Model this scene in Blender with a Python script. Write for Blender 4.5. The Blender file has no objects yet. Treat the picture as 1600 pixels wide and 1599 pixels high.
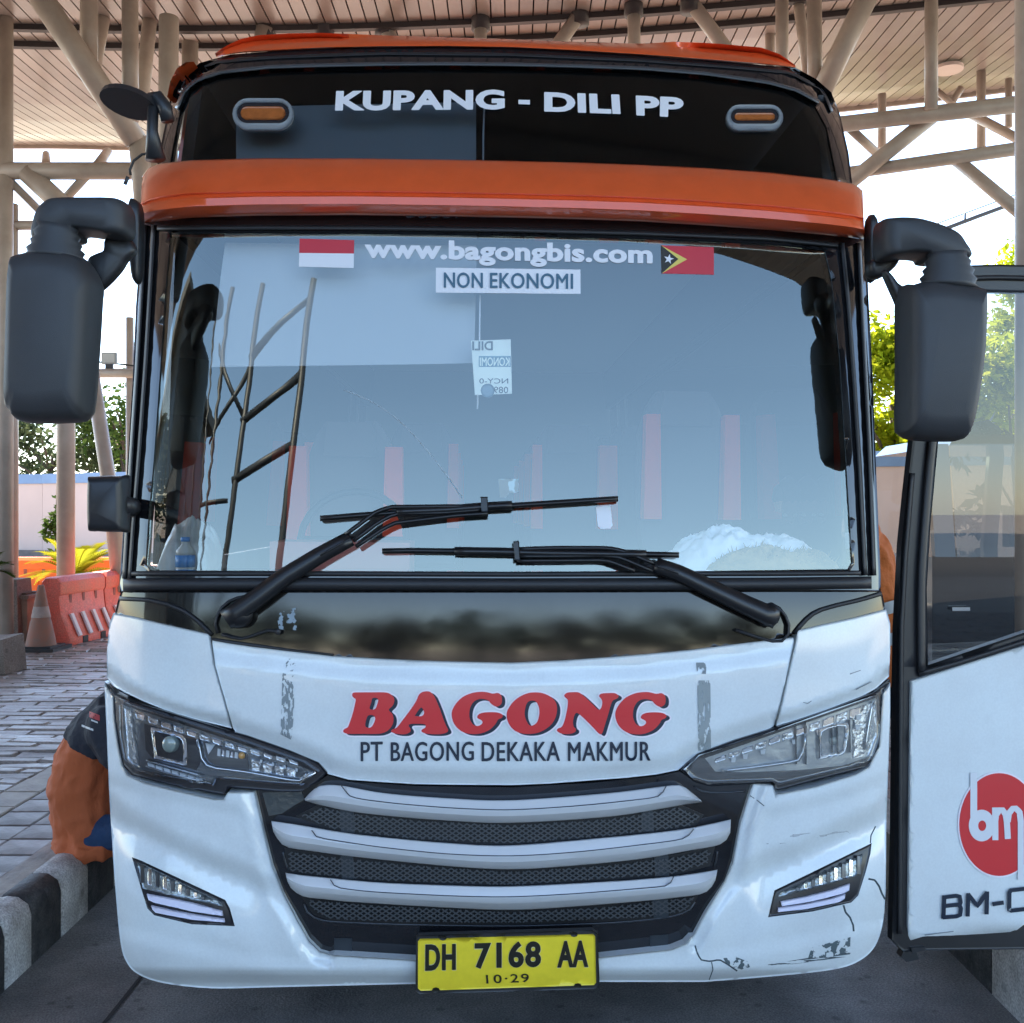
import bpy, bmesh, math, random
from mathutils import Vector, Matrix
from mathutils.geometry import delaunay_2d_cdt

random.seed(7)
SC = bpy.context.scene
COL = SC.collection
R = math.radians

# ------------------------------------------------------------------ camera
ZC = 1.70                      # eye height of the photographer
FPX = 1600.0                   # focal length in photo pixels (photo is 1600 wide)
cam = bpy.data.cameras.new("camera"); cam.sensor_width = 36.0; cam.lens = 36.0
cam.clip_start = 0.05; cam.clip_end = 900.0
camo = bpy.data.objects.new("camera", cam); COL.objects.link(camo)
camo.location = (0, 0, ZC); camo.rotation_euler = (R(90), 0, 0)
SC.camera = camo

# ------------------------------------------------------------------ sky, sun, exposure
SUN_EL, SUN_AZ = 56.0, -24.0   # azimuth measured from +Y towards +X
world = bpy.data.worlds.new("World"); SC.world = world; world.use_nodes = True
wn = world.node_tree
sky = wn.nodes.new("ShaderNodeTexSky"); sky.sky_type = 'NISHITA'; sky.sun_disc = False
sky.sun_elevation = R(SUN_EL); sky.sun_rotation = R(SUN_AZ)
sky.air_density = 1.0; sky.dust_density = 0.3; sky.ozone_density = 1.2
bg = wn.nodes["Background"]; bg.inputs[1].default_value = 0.15
wn.links.new(sky.outputs[0], bg.inputs[0])
sl = bpy.data.lights.new("sun", 'SUN'); sl.energy = 5.0; sl.angle = R(0.5); sl.color = (1.0, 0.86, 0.68)
so = bpy.data.objects.new("sun", sl); COL.objects.link(so)
sd = Vector((math.sin(R(SUN_AZ)) * math.cos(R(SUN_EL)), math.cos(R(SUN_AZ)) * math.cos(R(SUN_EL)), math.sin(R(SUN_EL))))
so.rotation_euler = sd.to_track_quat('Z', 'Y').to_euler()
SC.view_settings.view_transform = 'Standard'; SC.view_settings.look = 'None'
SC.view_settings.exposure = 2.28; SC.view_settings.gamma = 1.0
SC.view_settings.use_curve_mapping = False
SC.render.engine = 'CYCLES'
SC.cycles.max_bounces = 10; SC.cycles.transparent_max_bounces = 16
SC.cycles.use_denoising = True
SC.cycles.sample_clamp_indirect = 6.0

# ------------------------------------------------------------------ materials
def s2l(c):
    return c / 12.92 if c <= 0.04045 else ((c + 0.055) / 1.055) ** 2.4
def rgb(r, g, b):
    return (s2l(r / 255), s2l(g / 255), s2l(b / 255))

MATS = {}
def mat(name, col, rough=0.5, metal=0.0, spec=0.5, coat=0.0, var=0.0, vscale=3.0, col2=None,
        bump=0.0, bscale=60.0, bdist=.01, trans=0.0, detail=4.0, stretch=None, rvar=0.0, objrand=0.0, speck=0.0, sscale=180):
    if name in MATS: return MATS[name]
    m = bpy.data.materials.new(name); m.use_nodes = True
    nt = m.node_tree; b = nt.nodes["Principled BSDF"]
    b.inputs["Base Color"].default_value = (*col, 1); b.inputs["Roughness"].default_value = rough
    b.inputs["Metallic"].default_value = metal; b.inputs["Specular IOR Level"].default_value = spec
    b.inputs["Coat Weight"].default_value = coat; b.inputs["Coat Roughness"].default_value = 0.04
    b.inputs["Transmission Weight"].default_value = trans
    tc = nt.nodes.new("ShaderNodeTexCoord"); src = tc.outputs["Object"]
    if stretch:
        mp = nt.nodes.new("ShaderNodeMapping"); mp.inputs["Scale"].default_value = stretch
        nt.links.new(src, mp.inputs[0]); src = mp.outputs[0]
    if var > 0:
        n = nt.nodes.new("ShaderNodeTexNoise"); n.inputs["Scale"].default_value = vscale
        n.inputs["Detail"].default_value = detail; n.inputs["Roughness"].default_value = 0.62
        nt.links.new(src, n.inputs["Vector"])
        mr = nt.nodes.new("ShaderNodeMapRange"); mr.inputs[1].default_value = 0.3; mr.inputs[2].default_value = 0.7
        nt.links.new(n.outputs[0], mr.inputs[0])
        mx = nt.nodes.new("ShaderNodeMix"); mx.data_type = 'RGBA'
        c2 = col2 if col2 else tuple(c * (1 - var) for c in col)
        mx.inputs[6].default_value = (*col, 1); mx.inputs[7].default_value = (*c2, 1)
        nt.links.new(mr.outputs[0], mx.inputs[0]); nt.links.new(mx.outputs[2], b.inputs["Base Color"])
        if rvar:
            m2 = nt.nodes.new("ShaderNodeMapRange"); m2.inputs[3].default_value = rough - rvar; m2.inputs[4].default_value = rough + rvar
            nt.links.new(mr.outputs[0], m2.inputs[0]); nt.links.new(m2.outputs[0], b.inputs["Roughness"])
    if bump > 0:
        n2 = nt.nodes.new("ShaderNodeTexNoise"); n2.inputs["Scale"].default_value = bscale; n2.inputs["Detail"].default_value = 5
        nt.links.new(src, n2.inputs["Vector"])
        bp = nt.nodes.new("ShaderNodeBump"); bp.inputs["Strength"].default_value = bump; bp.inputs["Distance"].default_value = bdist
        nt.links.new(n2.outputs[0], bp.inputs["Height"]); nt.links.new(bp.outputs[0], b.inputs["Normal"])
    if speck > 0:                                    # fine grit and small stains
        n3 = nt.nodes.new("ShaderNodeTexNoise"); n3.inputs["Scale"].default_value = sscale; n3.inputs["Detail"].default_value = 3
        n4 = nt.nodes.new("ShaderNodeTexVoronoi"); n4.inputs["Scale"].default_value = sscale * .06
        nt.links.new(src, n3.inputs["Vector"]); nt.links.new(src, n4.inputs["Vector"])
        r3 = nt.nodes.new("ShaderNodeMapRange"); r3.inputs[1].default_value = .35; r3.inputs[2].default_value = .65; r3.inputs[3].default_value = 1 - speck; r3.inputs[4].default_value = 1 + speck * .6
        r4 = nt.nodes.new("ShaderNodeMapRange"); r4.inputs[1].default_value = .08; r4.inputs[2].default_value = .16; r4.inputs[3].default_value = 1 - speck; r4.inputs[4].default_value = 1
        nt.links.new(n3.outputs[0], r3.inputs[0]); nt.links.new(n4.outputs["Distance"], r4.inputs[0])
        mm = nt.nodes.new("ShaderNodeMath"); mm.operation = 'MULTIPLY'; nt.links.new(r3.outputs[0], mm.inputs[0]); nt.links.new(r4.outputs[0], mm.inputs[1])
        h3 = nt.nodes.new("ShaderNodeHueSaturation"); nt.links.new(mm.outputs[0], h3.inputs["Value"])
        lk = b.inputs["Base Color"].links
        if lk: nt.links.new(lk[0].from_socket, h3.inputs["Color"])
        else: h3.inputs["Color"].default_value = (*col, 1)
        nt.links.new(h3.outputs[0], b.inputs["Base Color"])
    if objrand > 0:                                  # each piece a shade of its own
        oi = nt.nodes.new("ShaderNodeObjectInfo"); hs = nt.nodes.new("ShaderNodeHueSaturation")
        m3 = nt.nodes.new("ShaderNodeMapRange"); m3.inputs[3].default_value = 1 - objrand; m3.inputs[4].default_value = 1 + objrand * .4
        nt.links.new(oi.outputs["Random"], m3.inputs[0]); nt.links.new(m3.outputs[0], hs.inputs["Value"])
        lk = b.inputs["Base Color"].links
        if lk: nt.links.new(lk[0].from_socket, hs.inputs["Color"])
        else: hs.inputs["Color"].default_value = (*col, 1)
        nt.links.new(hs.outputs[0], b.inputs["Base Color"])
    MATS[name] = m
    return m

def glass_mat(name, refl, tint, rcol=(1, 1, 1), rough=0.0, fres=True, haze=0.0):
    """Coated glass pane: fresnel mirror over a see-through tint."""
    m = bpy.data.materials.new(name); m.use_nodes = True; nt = m.node_tree; nt.nodes.clear()
    out = nt.nodes.new("ShaderNodeOutputMaterial"); mix = nt.nodes.new("ShaderNodeMixShader")
    tr = nt.nodes.new("ShaderNodeBsdfTransparent"); tr.inputs[0].default_value = (*tint, 1)
    gl = nt.nodes.new("ShaderNodeBsdfGlossy"); gl.inputs[0].default_value = (*rcol, 1); gl.inputs["Roughness"].default_value = rough
    lw = nt.nodes.new("ShaderNodeFresnel"); lw.inputs[0].default_value = 1.45
    ad = nt.nodes.new("ShaderNodeMath"); ad.operation = 'ADD'; ad.use_clamp = True
    ad.inputs[1].default_value = refl
    nt.links.new(lw.outputs[0], ad.inputs[0]); nt.links.new(ad.outputs[0], mix.inputs[0])
    base = tr
    if haze > 0:
        df = nt.nodes.new("ShaderNodeBsdfDiffuse"); df.inputs[0].default_value = (.6, .6, .58, 1)
        mh = nt.nodes.new("ShaderNodeMixShader"); mh.inputs[0].default_value = haze
        nt.links.new(tr.outputs[0], mh.inputs[1]); nt.links.new(df.outputs[0], mh.inputs[2]); base = mh
    nt.links.new(base.outputs[0], mix.inputs[1]); nt.links.new(gl.outputs[0], mix.inputs[2])
    nt.links.new(mix.outputs[0], out.inputs[0])
    MATS[name] = m
    return m

def leaf_mat(name, c1, c2, transl=0.5):
    m = bpy.data.materials.new(name); m.use_nodes = True; nt = m.node_tree; nt.nodes.clear()
    out = nt.nodes.new("ShaderNodeOutputMaterial")
    df = nt.nodes.new("ShaderNodeBsdfDiffuse"); tl = nt.nodes.new("ShaderNodeBsdfTranslucent")
    mx = nt.nodes.new("ShaderNodeMixShader"); mx.inputs[0].default_value = transl
    tc = nt.nodes.new("ShaderNodeTexCoord"); n = nt.nodes.new("ShaderNodeTexNoise"); n.inputs["Scale"].default_value = 1.6
    n.inputs["Detail"].default_value = 6
    nt.links.new(tc.outputs["Object"], n.inputs["Vector"])
    mr = nt.nodes.new("ShaderNodeMapRange"); mr.inputs[1].default_value = .35; mr.inputs[2].default_value = .65
    nt.links.new(n.outputs[0], mr.inputs[0])
    cm = nt.nodes.new("ShaderNodeMix"); cm.data_type = 'RGBA'
    cm.inputs[6].default_value = (*c1, 1); cm.inputs[7].default_value = (*c2, 1)
    nt.links.new(mr.outputs[0], cm.inputs[0])
    nt.links.new(cm.outputs[2], df.inputs[0]); nt.links.new(cm.outputs[2], tl.inputs[0])
    nt.links.new(df.outputs[0], mx.inputs[1]); nt.links.new(tl.outputs[0], mx.inputs[2]); nt.links.new(mx.outputs[0], out.inputs[0])
    MATS[name] = m
    return m

def residue_mat(name, col, scale, thr, stretch=(1, 1, 1)):
    """Broken patch: opaque flecks of a colour, nothing between them."""
    m = bpy.data.materials.new(name); m.use_nodes = True; nt = m.node_tree; b = nt.nodes["Principled BSDF"]
    b.inputs["Base Color"].default_value = (*col, 1); b.inputs["Roughness"].default_value = .8
    tc = nt.nodes.new("ShaderNodeTexCoord"); mp = nt.nodes.new("ShaderNodeMapping"); mp.inputs["Scale"].default_value = stretch
    n = nt.nodes.new("ShaderNodeTexNoise"); n.inputs["Scale"].default_value = scale; n.inputs["Detail"].default_value = 5
    nt.links.new(tc.outputs["Object"], mp.inputs[0]); nt.links.new(mp.outputs[0], n.inputs["Vector"])
    mr = nt.nodes.new("ShaderNodeMapRange"); mr.inputs[1].default_value = thr; mr.inputs[2].default_value = thr + .03
    nt.links.new(n.outputs[0], mr.inputs[0]); nt.links.new(mr.outputs[0], b.inputs["Alpha"])
    MATS[name] = m
    return m

def emit_mat(name, col, e):
    m = bpy.data.materials.new(name); m.use_nodes = True; b = m.node_tree.nodes["Principled BSDF"]
    b.inputs["Base Color"].default_value = (*col, 1); b.inputs["Emission Color"].default_value = (*col, 1)
    b.inputs["Emission Strength"].default_value = e; MATS[name] = m
    return m

WHITE = mat("white_paint", (.75, .80, .80), .20, spec=.5, coat=.6, var=.10, vscale=3.5, detail=9, col2=(.67, .70, .70), rvar=.05, speck=.03, sscale=140)
ORANGE = mat("orange_paint", (.82, .115, .026), .28, metal=.15, coat=1.0, var=.10, vscale=14)
BLACKG = mat("black_gloss", (.012, .012, .014), .06, spec=.6, coat=.6)
COWLM = mat("cowl_black", (.014, .013, .012), .085, spec=.6, coat=.0, var=.2, vscale=6, rvar=.03)
BLACKP = mat("black_plastic", (.020, .020, .022), .38, bump=.05, bscale=300)
GRAIN = mat("mirror_plastic", (.040, .042, .046), .5, bump=.12, bscale=420, var=.15, vscale=9)
RUBBER = mat("rubber", (.016, .016, .018), .5)
WIPER = mat("wiper_black", (.012, .012, .013), .32)
SHELL = mat("dark_backing", (.010, .010, .011), .5)
CHROME = mat("chrome", (.75, .76, .78), .12, metal=1.0)
CHROMEF = mat("chrome_facet", (.70, .71, .73), .16, metal=1.0, bump=.6, bscale=55)
SILVER = mat("silver_bar", (.66, .67, .68), .32, metal=.12, coat=.25, var=.05, vscale=6)
GUNM = mat("gunmetal", (.10, .105, .115), .3, metal=.8)
LAMPBLK = mat("lamp_black", (.02, .02, .024), .25)
WLED = mat("led_diffuser", (.74, .72, .86), .25, coat=.5)
AMBER = mat("amber_lens", (.45, .13, .03), .25, var=.35, vscale=40, coat=.6)
AMBERB = mat("amber_bulb", (.8, .38, .06), .25, coat=.6)
LENS = glass_mat("lamp_lens", 0.03, (.93, .94, .95))
LENSF = glass_mat("lamp_lens_fogged", 0.03, (.86, .87, .87), haze=.10)
SCREEN = glass_mat("windscreen_glass", 0.125, (.97, .97, .97), (.94, 1.0, .90))
UGLASS = glass_mat("upper_glass", 0.015, (.42, .46, .49), (.75, .92, 1.0), rough=.10)
DGLASS = glass_mat("door_glass", 0.02, (.58, .58, .54))
LETW = mat("white_vinyl", (.78, .78, .80), .35)
LETRED = mat("red_vinyl", (.64, .028, .032), .32, coat=.2)
LETNAVY = mat("navy_vinyl", (.010, .020, .040), .35)
LETPINK = mat("pale_vinyl", (.86, .78, .82), .4)
FLAGRED = mat("flag_red", (.58, .025, .04), .45)
YELLOW = mat("plate_yellow", (.95, .74, .04), .38, var=.12, vscale=20)
PLATEBLK = mat("plate_black", (.020, .018, .012), .5)
FLAGYEL = mat("flag_yellow", (.75, .6, .12), .5)
STEEL = mat("white_steel_pipe", (.48, .41, .345), .40, var=.3, vscale=2.6, detail=8, col2=(.33, .27, .22), bump=.05, bscale=30)
CEIL = mat("ceiling_slat", (.38, .32, .28), .28, metal=.1, var=.3, vscale=.7, col2=(.27, .215, .185), objrand=.16)
DARKST = mat("dark_steel", (.05, .04, .038), .6)
ROOFS = mat("roof_sheet", (.22, .21, .2), .6)
ROAD = mat("road_concrete", (.26, .24, .22), .62, var=.5, vscale=2.3, col2=(.105, .10, .096), bump=.5, bscale=70, detail=9, rvar=.14, speck=.45, sscale=150)
ASPH = mat("forecourt_asphalt", (.06, .06, .062), .85, var=.3, vscale=.6)
JOINT = mat("joint_tar", (.03, .028, .027), .8)
PAVE = mat("paver", (.30, .25, .22), .5, var=.5, vscale=3.0, col2=(.13, .11, .10), bump=.3, bscale=40, rvar=.15, objrand=.3)
PAVEL = mat("paver_pale", (.40, .35, .29), .6, var=.4, vscale=6, bump=.3, bscale=50)
STAMP = mat("stamped_paving", (.40, .32, .265), .40, var=.6, vscale=2.0, col2=(.19, .155, .135), bump=.4, bscale=22, stretch=(.5, 2.2, 1), rvar=.18, speck=.3, sscale=90)
KERBB = mat("kerb_black", (.016, .017, .02), .6, var=.4, vscale=16, detail=8, col2=(.085, .08, .078), bump=.4, bscale=40, speck=.4, sscale=120)
KERBW = mat("kerb_white", (.66, .64, .62), .65, var=.5, vscale=9, detail=8, col2=(.34, .31, .29), bump=.4, bscale=50, speck=.35, sscale=120)
CONC = mat("concrete", (.23, .185, .15), .8, var=.35, vscale=4, bump=.4, bscale=30, speck=.35, sscale=90)
GRND = mat("far_ground", (.46, .39, .31), .9, var=.3, vscale=.6)
WALLP = mat("wall_plaster", (.58, .45, .385), .85, var=.12, vscale=.5)
BLUEW = mat("blue_coping", (.17, .28, .44), .6, var=.2, vscale=2)
BARP = mat("barrier_pink", (.82, .105, .06), .5, var=.25, vscale=4, col2=(.66, .17, .12), speck=.2, sscale=60)
BARO = mat("barrier_orange", (.85, .17, .02), .45, var=.12, vscale=4)
SUNSTREAK = mat("barrier_sun_streak", (.70, .60, .58), .6)  # pale tone that paints sunlit streaks onto the barrier feet
CONEM = mat("cone_faded", (.34, .13, .075), .75, var=.6, vscale=7, col2=(.22, .15, .115))
YKERB = mat("yellow_kerb", (.75, .48, .04), .7, var=.3, vscale=6)
SHIRT = mat("orange_shirt", (.50, .115, .035), .85, var=.18, vscale=7, bump=.9, bscale=7, bdist=.05, stretch=(1, 1, .45))
HIVIS = mat("orange_hivis", (.66, .16, .03), .8, var=.15, vscale=8, bump=.8, bscale=8, bdist=.05)
NAVYC = mat("navy_cloth", (.018, .020, .030), .85, bump=.7, bscale=8, bdist=.05)
BLUEC = mat("blue_trousers", (.018, .05, .12), .85, var=.2, vscale=9, bump=.8, bscale=8, bdist=.05)
REFLC = mat("reflective_tape", (.42, .44, .45), .4)
SKIN = mat("skin", (.30, .15, .09), .55)
HAIR = mat("hair_black", (.012, .010, .009), .6)
CLOTHW = mat("white_cloth", (.88, .89, .89), .8, bump=.3, bscale=30)
CLOTHB = mat("beige_cloth", (.40, .26, .10), .85, var=.3, vscale=25, bump=.5, bscale=60)
BAGM = mat("thin_bag", (.55, .56, .52), .3, var=.3, vscale=12)
BOTTLEB = mat("blue_label", (.04, .22, .55), .4)
SEATD = mat("seat_grey", (.11, .105, .105), .8)
SEATR = mat("seat_red", (.90, .09, .03), .6)
DASH = mat("dash_grey", (.17, .17, .17), .6)
SHADE = mat("shade_cloth", (.44, .46, .47), .7)
PATCHPALE = mat("bright_patch_pale", (.86, .87, .76), .6)
TAPE = residue_mat("tape_residue", (.24, .27, .28), 75, .47, (1.6, 1, .6))
SCUFF = residue_mat("scuff_marks", (.05, .06, .07), 42, .56, (.6, 1, 2.0))
CHIP = residue_mat("paint_chips", (.09, .12, .13), 55, .47)
CABLE = mat("cable_black", (.02, .02, .02), .6)
WHITEBODY = mat("van_black", (.012, .012, .014), .12, coat=.8)
TYRE = mat("tyre", (.015, .015, .015), .85)
BARK = mat("bark", (.10, .07, .05), .9, var=.3, vscale=8)
LEAF_Y = leaf_mat("leaf_yellow_green", (.23, .30, .012), (.34, .36, .02), .6)
LEAF_G = leaf_mat("leaf_green", (.045, .085, .02), (.07, .10, .025), .45)
LEAF_D = leaf_mat("leaf_dark", (.055, .08, .04), (.08, .10, .05), .45)
LEAF_B = leaf_mat("leaf_olive", (.075, .065, .025), (.05, .055, .02), .35)
LEAF_C = leaf_mat("leaf_cycad", (.30, .28, .02), (.22, .25, .02), .55)

# ------------------------------------------------------------------ object helpers
def tag(o, label=None, cat=None, group=None, kind=None):
    if label: o["label"] = label
    if cat: o["category"] = cat
    if group: o["group"] = group
    if kind: o["kind"] = kind
    return o
def empty(name, loc, label, cat, group=None, rz=0.0):
    o = bpy.data.objects.new(name, None); COL.objects.link(o); o.location = loc; o.rotation_euler = (0, 0, rz)
    o.empty_display_size = .2
    return tag(o, label, cat, group)
def mesh(name, verts, faces, m, parent=None, smooth=False, recalc=True, label=None):
    me = bpy.data.meshes.new(name); me.from_pydata([tuple(v) for v in verts], [], [tuple(f) for f in faces])
    if recalc:
        bm = bmesh.new(); bm.from_mesh(me); bmesh.ops.recalc_face_normals(bm, faces=bm.faces[:]); bm.to_mesh(me); bm.free()
    if smooth:
        me.polygons.foreach_set("use_smooth", [True] * len(me.polygons))
    me.materials.append(m); me.update()
    o = bpy.data.objects.new(name, me); COL.objects.link(o)
    if parent: o.parent = parent
    if label: o["label"] = label
    return o

class MB:
    """Collects simple solids into one mesh."""
    def __init__(s): s.v = []; s.f = []
    def add(s, v, f):
        b = len(s.v); s.v += [tuple(p) for p in v]; s.f += [tuple(i + b for i in q) for q in f]; return s
    def box(s, c, d, rz=0.0, taper=(1, 1)):
        cx, cy, cz = c; hx, hy, hz = d[0] / 2, d[1] / 2, d[2] / 2; P = []
        for z, k in ((-hz, (1, 1)), (hz, taper)):
            for x, y in ((-hx, -hy), (hx, -hy), (hx, hy), (-hx, hy)):
                x *= k[0]; y *= k[1]
                P.append((cx + x * math.cos(rz) - y * math.sin(rz), cy + x * math.sin(rz) + y * math.cos(rz), cz + z))
        return s.add(P, [(3, 2, 1, 0), (4, 5, 6, 7), (0, 1, 5, 4), (1, 2, 6, 5), (2, 3, 7, 6), (3, 0, 4, 7)])
    def tube(s, pts, r, n=12, cap=True):
        pts = [Vector(p) for p in pts]; rs = r if isinstance(r, (list, tuple)) else [r] * len(pts)
        rings = []; up = None
        for i, p in enumerate(pts):
            d = (pts[min(i + 1, len(pts) - 1)] - pts[max(i - 1, 0)]).normalized()
            if up is None:
                up = Vector((0, 0, 1)) if abs(d.z) < .9 else Vector((0, 1, 0))
            u = (up - d * up.dot(d)).normalized(); w = d.cross(u); up = u
            rings.append([p + (u * math.cos(2 * math.pi * k / n) + w * math.sin(2 * math.pi * k / n)) * rs[i] for k in range(n)])
        V = [q for ring in rings for q in ring]; Fc = []
        for i in range(len(rings) - 1):
            for k in range(n):
                Fc.append((i * n + k, i * n + (k + 1) % n, (i + 1) * n + (k + 1) % n, (i + 1) * n + k))
        if cap: Fc.append(tuple(range(n))); Fc.append(tuple((len(rings) - 1) * n + k for k in range(n)))
        return s.add(V, Fc)
    def rings(s, rings, cap=True):
        n = len(rings[0]); V = [q for r in rings for q in r]; Fc = []
        for i in range(len(rings) - 1):
            for k in range(n):
                Fc.append((i * n + k, i * n + (k + 1) % n, (i + 1) * n + (k + 1) % n, (i + 1) * n + k))
        if cap: Fc.append(tuple(range(n))); Fc.append(tuple((len(rings) - 1) * n + k for k in range(n)))
        return s.add(V, Fc)
    def sphere(s, c, r, nu=12, nv=8):
        c = Vector(c); r = r if isinstance(r, (tuple, list)) else (r, r, r); rr = []
        for j in range(1, nv):
            a = math.pi * j / nv
            rr.append([c + Vector((r[0] * math.sin(a) * math.cos(2 * math.pi * k / nu), r[1] * math.sin(a) * math.sin(2 * math.pi * k / nu), r[2] * math.cos(a))) for k in range(nu)])
        return s.rings(rr)
    def build(s, name, m, parent=None, smooth=False, label=None):
        return mesh(name, s.v, s.f, m, parent, smooth, True, label)

def autosmooth(o, ang=40):
    """Smooth shading that keeps hard edges (marks sharp edges by angle)."""
    bm = bmesh.new(); bm.from_mesh(o.data)
    for f in bm.faces: f.smooth = True
    for e in bm.edges:
        if len(e.link_faces) == 2: e.smooth = e.calc_face_angle(0) < R(ang)
        else: e.smooth = False
    bm.to_mesh(o.data); bm.free(); return o

# ------------------------------------------------------------------ outline helpers (photo pixels)
def smooth(pts, k=4, closed=True):
    n = len(pts); out = []
    rng = range(n) if closed else range(n - 1)
    for i in rng:
        if closed: p0, p1, p2, p3 = pts[i - 1], pts[i], pts[(i + 1) % n], pts[(i + 2) % n]
        else: p0, p1, p2, p3 = pts[max(i - 1, 0)], pts[i], pts[i + 1], pts[min(i + 2, n - 1)]
        for j in range(k):
            t = j / k; t2 = t * t; t3 = t2 * t
            out.append(tuple(.5 * (2 * p1[a] + (p2[a] - p0[a]) * t + (2 * p0[a] - 5 * p1[a] + 4 * p2[a] - p3[a]) * t2 + (3 * p1[a] - p0[a] - 3 * p2[a] + p3[a]) * t3) for a in range(len(p1))))
    if not closed: out.append(tuple(pts[-1]))
    return out
def dense(pts, step, closed=True):
    out = []; n = len(pts)
    for i in range(n if closed else n - 1):
        a = pts[i]; b = pts[(i + 1) % n]; L = math.dist(a, b); k = max(1, int(math.ceil(L / step)))
        for j in range(k): out.append(tuple(a[q] + (b[q] - a[q]) * j / k for q in range(len(a))))
    if not closed: out.append(tuple(pts[-1]))
    return out
def area(p):
    return sum(p[i - 1][0] * p[i][1] - p[i][0] * p[i - 1][1] for i in range(len(p))) / 2
def offset_poly(p, d):
    """Push a closed outline outwards by d pixels (negative: inwards)."""
    sgn = 1 if area(p) > 0 else -1; n = len(p); out = []
    for i in range(n):
        a = p[i - 1]; b = p[i]; c = p[(i + 1) % n]
        n1 = (b[1] - a[1], a[0] - b[0]); n2 = (c[1] - b[1], b[0] - c[0])
        l1 = math.hypot(*n1) or 1; l2 = math.hypot(*n2) or 1
        nx = n1[0] / l1 + n2[0] / l2; ny = n1[1] / l1 + n2[1] / l2; l = math.hypot(nx, ny) or 1
        k = d / max(.5, l / 2)
        out.append((b[0] + sgn * nx / l * k, b[1] + sgn * ny / l * k))
    return out
def inside(p, x, y):
    c = False; n = len(p); j = n - 1
    for i in range(n):
        if (p[i][1] > y) != (p[j][1] > y) and x < (p[j][0] - p[i][0]) * (y - p[i][1]) / (p[j][1] - p[i][1]) + p[i][0]: c = not c
        j = i
    return c
def seg_dist(poly, x, y):
    best = 1e9; sg = 1
    for i in range(len(poly) - 1):
        ax, ay = poly[i]; bx, by = poly[i + 1]; dx, dy = bx - ax, by - ay
        t = max(0, min(1, ((x - ax) * dx + (y - ay) * dy) / (dx * dx + dy * dy + 1e-9)))
        d = math.hypot(x - ax - t * dx, y - ay - t * dy)
        if d < best: best = d; sg = 1 if dx * (y - ay) - dy * (x - ax) > 0 else -1
    return best * sg
def sstep(a, b, x):
    t = max(0.0, min(1.0, (x - a) / (b - a))); return t * t * (3 - 2 * t)
def lerp_poly(p, t):
    """Point at fraction t of a polyline, by length."""
    L = [0.0]
    for i in range(len(p) - 1): L.append(L[-1] + math.dist(p[i], p[i + 1]))
    s = t * L[-1]
    for i in range(len(p) - 1):
        if s <= L[i + 1] or i == len(p) - 2:
            k = (s - L[i]) / max(1e-9, L[i + 1] - L[i]); return tuple(p[i][a] + (p[i + 1][a] - p[i][a]) * k for a in range(len(p[i])))
def mir(pts, c=783.0):
    return [(2 * c - x, y) for x, y in pts]

# ------------------------------------------------------------------ the bus' place and front surface
BUS_Y = 3.0
BUS_M = Matrix.Translation((-0.008, BUS_Y, 0.0)) @ Matrix.Rotation(R(2.0), 4, 'Z') @ Matrix.Rotation(R(0.5), 4, 'Y')
BUS_I = BUS_M.inverted()
CAM_L = BUS_I @ Vector((0, 0, ZC))
def ray(px, py):
    return Vector(((px - 800) / FPX, 1.0, (800 - py) / FPX))
def world_at(px, py, Y):
    d = ray(px, py); return Vector((d.x * Y, Y, ZC + d.z * Y))
def on_z(px, py, z):
    d = ray(px, py); t = (z - ZC) / d.z; return Vector((d.x * t, t, z))

PZ = [(-.2, .12), (.15, .10), (.25, .07), (.35, .03), (.5, .0), (.7, -.01), (1.0, .0), (1.2, .016), (1.32, .024), (1.42, .034), (1.5, .045), (1.6, .058), (2.1, .125), (2.6, .197), (2.8, .25), (3.0, .345), (3.2, .455), (3.28, .51), (3.34, .57), (3.38, .64), (3.41, .75), (3.44, 1.0), (3.6, 3.0)]
WZ = [(-.2, 1.27), (1.4, 1.27), (1.7, 1.265), (2.0, 1.26), (2.6, 1.25), (2.8, 1.235), (3.0, 1.225), (3.2, 1.18), (3.3, 1.12), (3.4, 1.02), (3.6, .9)]
def table(tab, z0=-.2, z1=3.6, n=760):
    out = []
    for i in range(n + 1):
        z = z0 + (z1 - z0) * i / n
        for j in range(len(tab) - 1):
            if tab[j][0] <= z <= tab[j + 1][0]: break
        p0 = tab[max(j - 1, 0)]; p1 = tab[j]; p2 = tab[j + 1]; p3 = tab[min(j + 2, len(tab) - 1)]
        m1 = (p2[1] - p0[1]) / max(1e-6, p2[0] - p0[0]); m2 = (p3[1] - p1[1]) / max(1e-6, p3[0] - p1[0])
        h = p2[0] - p1[0]; t = (z - p1[0]) / h; t2 = t * t; t3 = t2 * t
        out.append((2 * t3 - 3 * t2 + 1) * p1[1] + (t3 - 2 * t2 + t) * h * m1 + (-2 * t3 + 3 * t2) * p2[1] + (t3 - t2) * h * m2)
    return out
PT = table(PZ); WT = table(WZ)
def look(T, z):
    f = (max(-.2, min(3.599, z)) + .2) / 3.8 * 760; i = int(f); return T[i] + (T[i + 1] - T[i]) * (f - i)
def FS(x, z):
    u = abs(x) * 1.25 / look(WT, z)
    y = look(PT, z) + 0.11 * (u / 1.25) ** 2
    if u > .9: y += .14 * ((u - .9) / .35) ** 3
    return y
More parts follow.
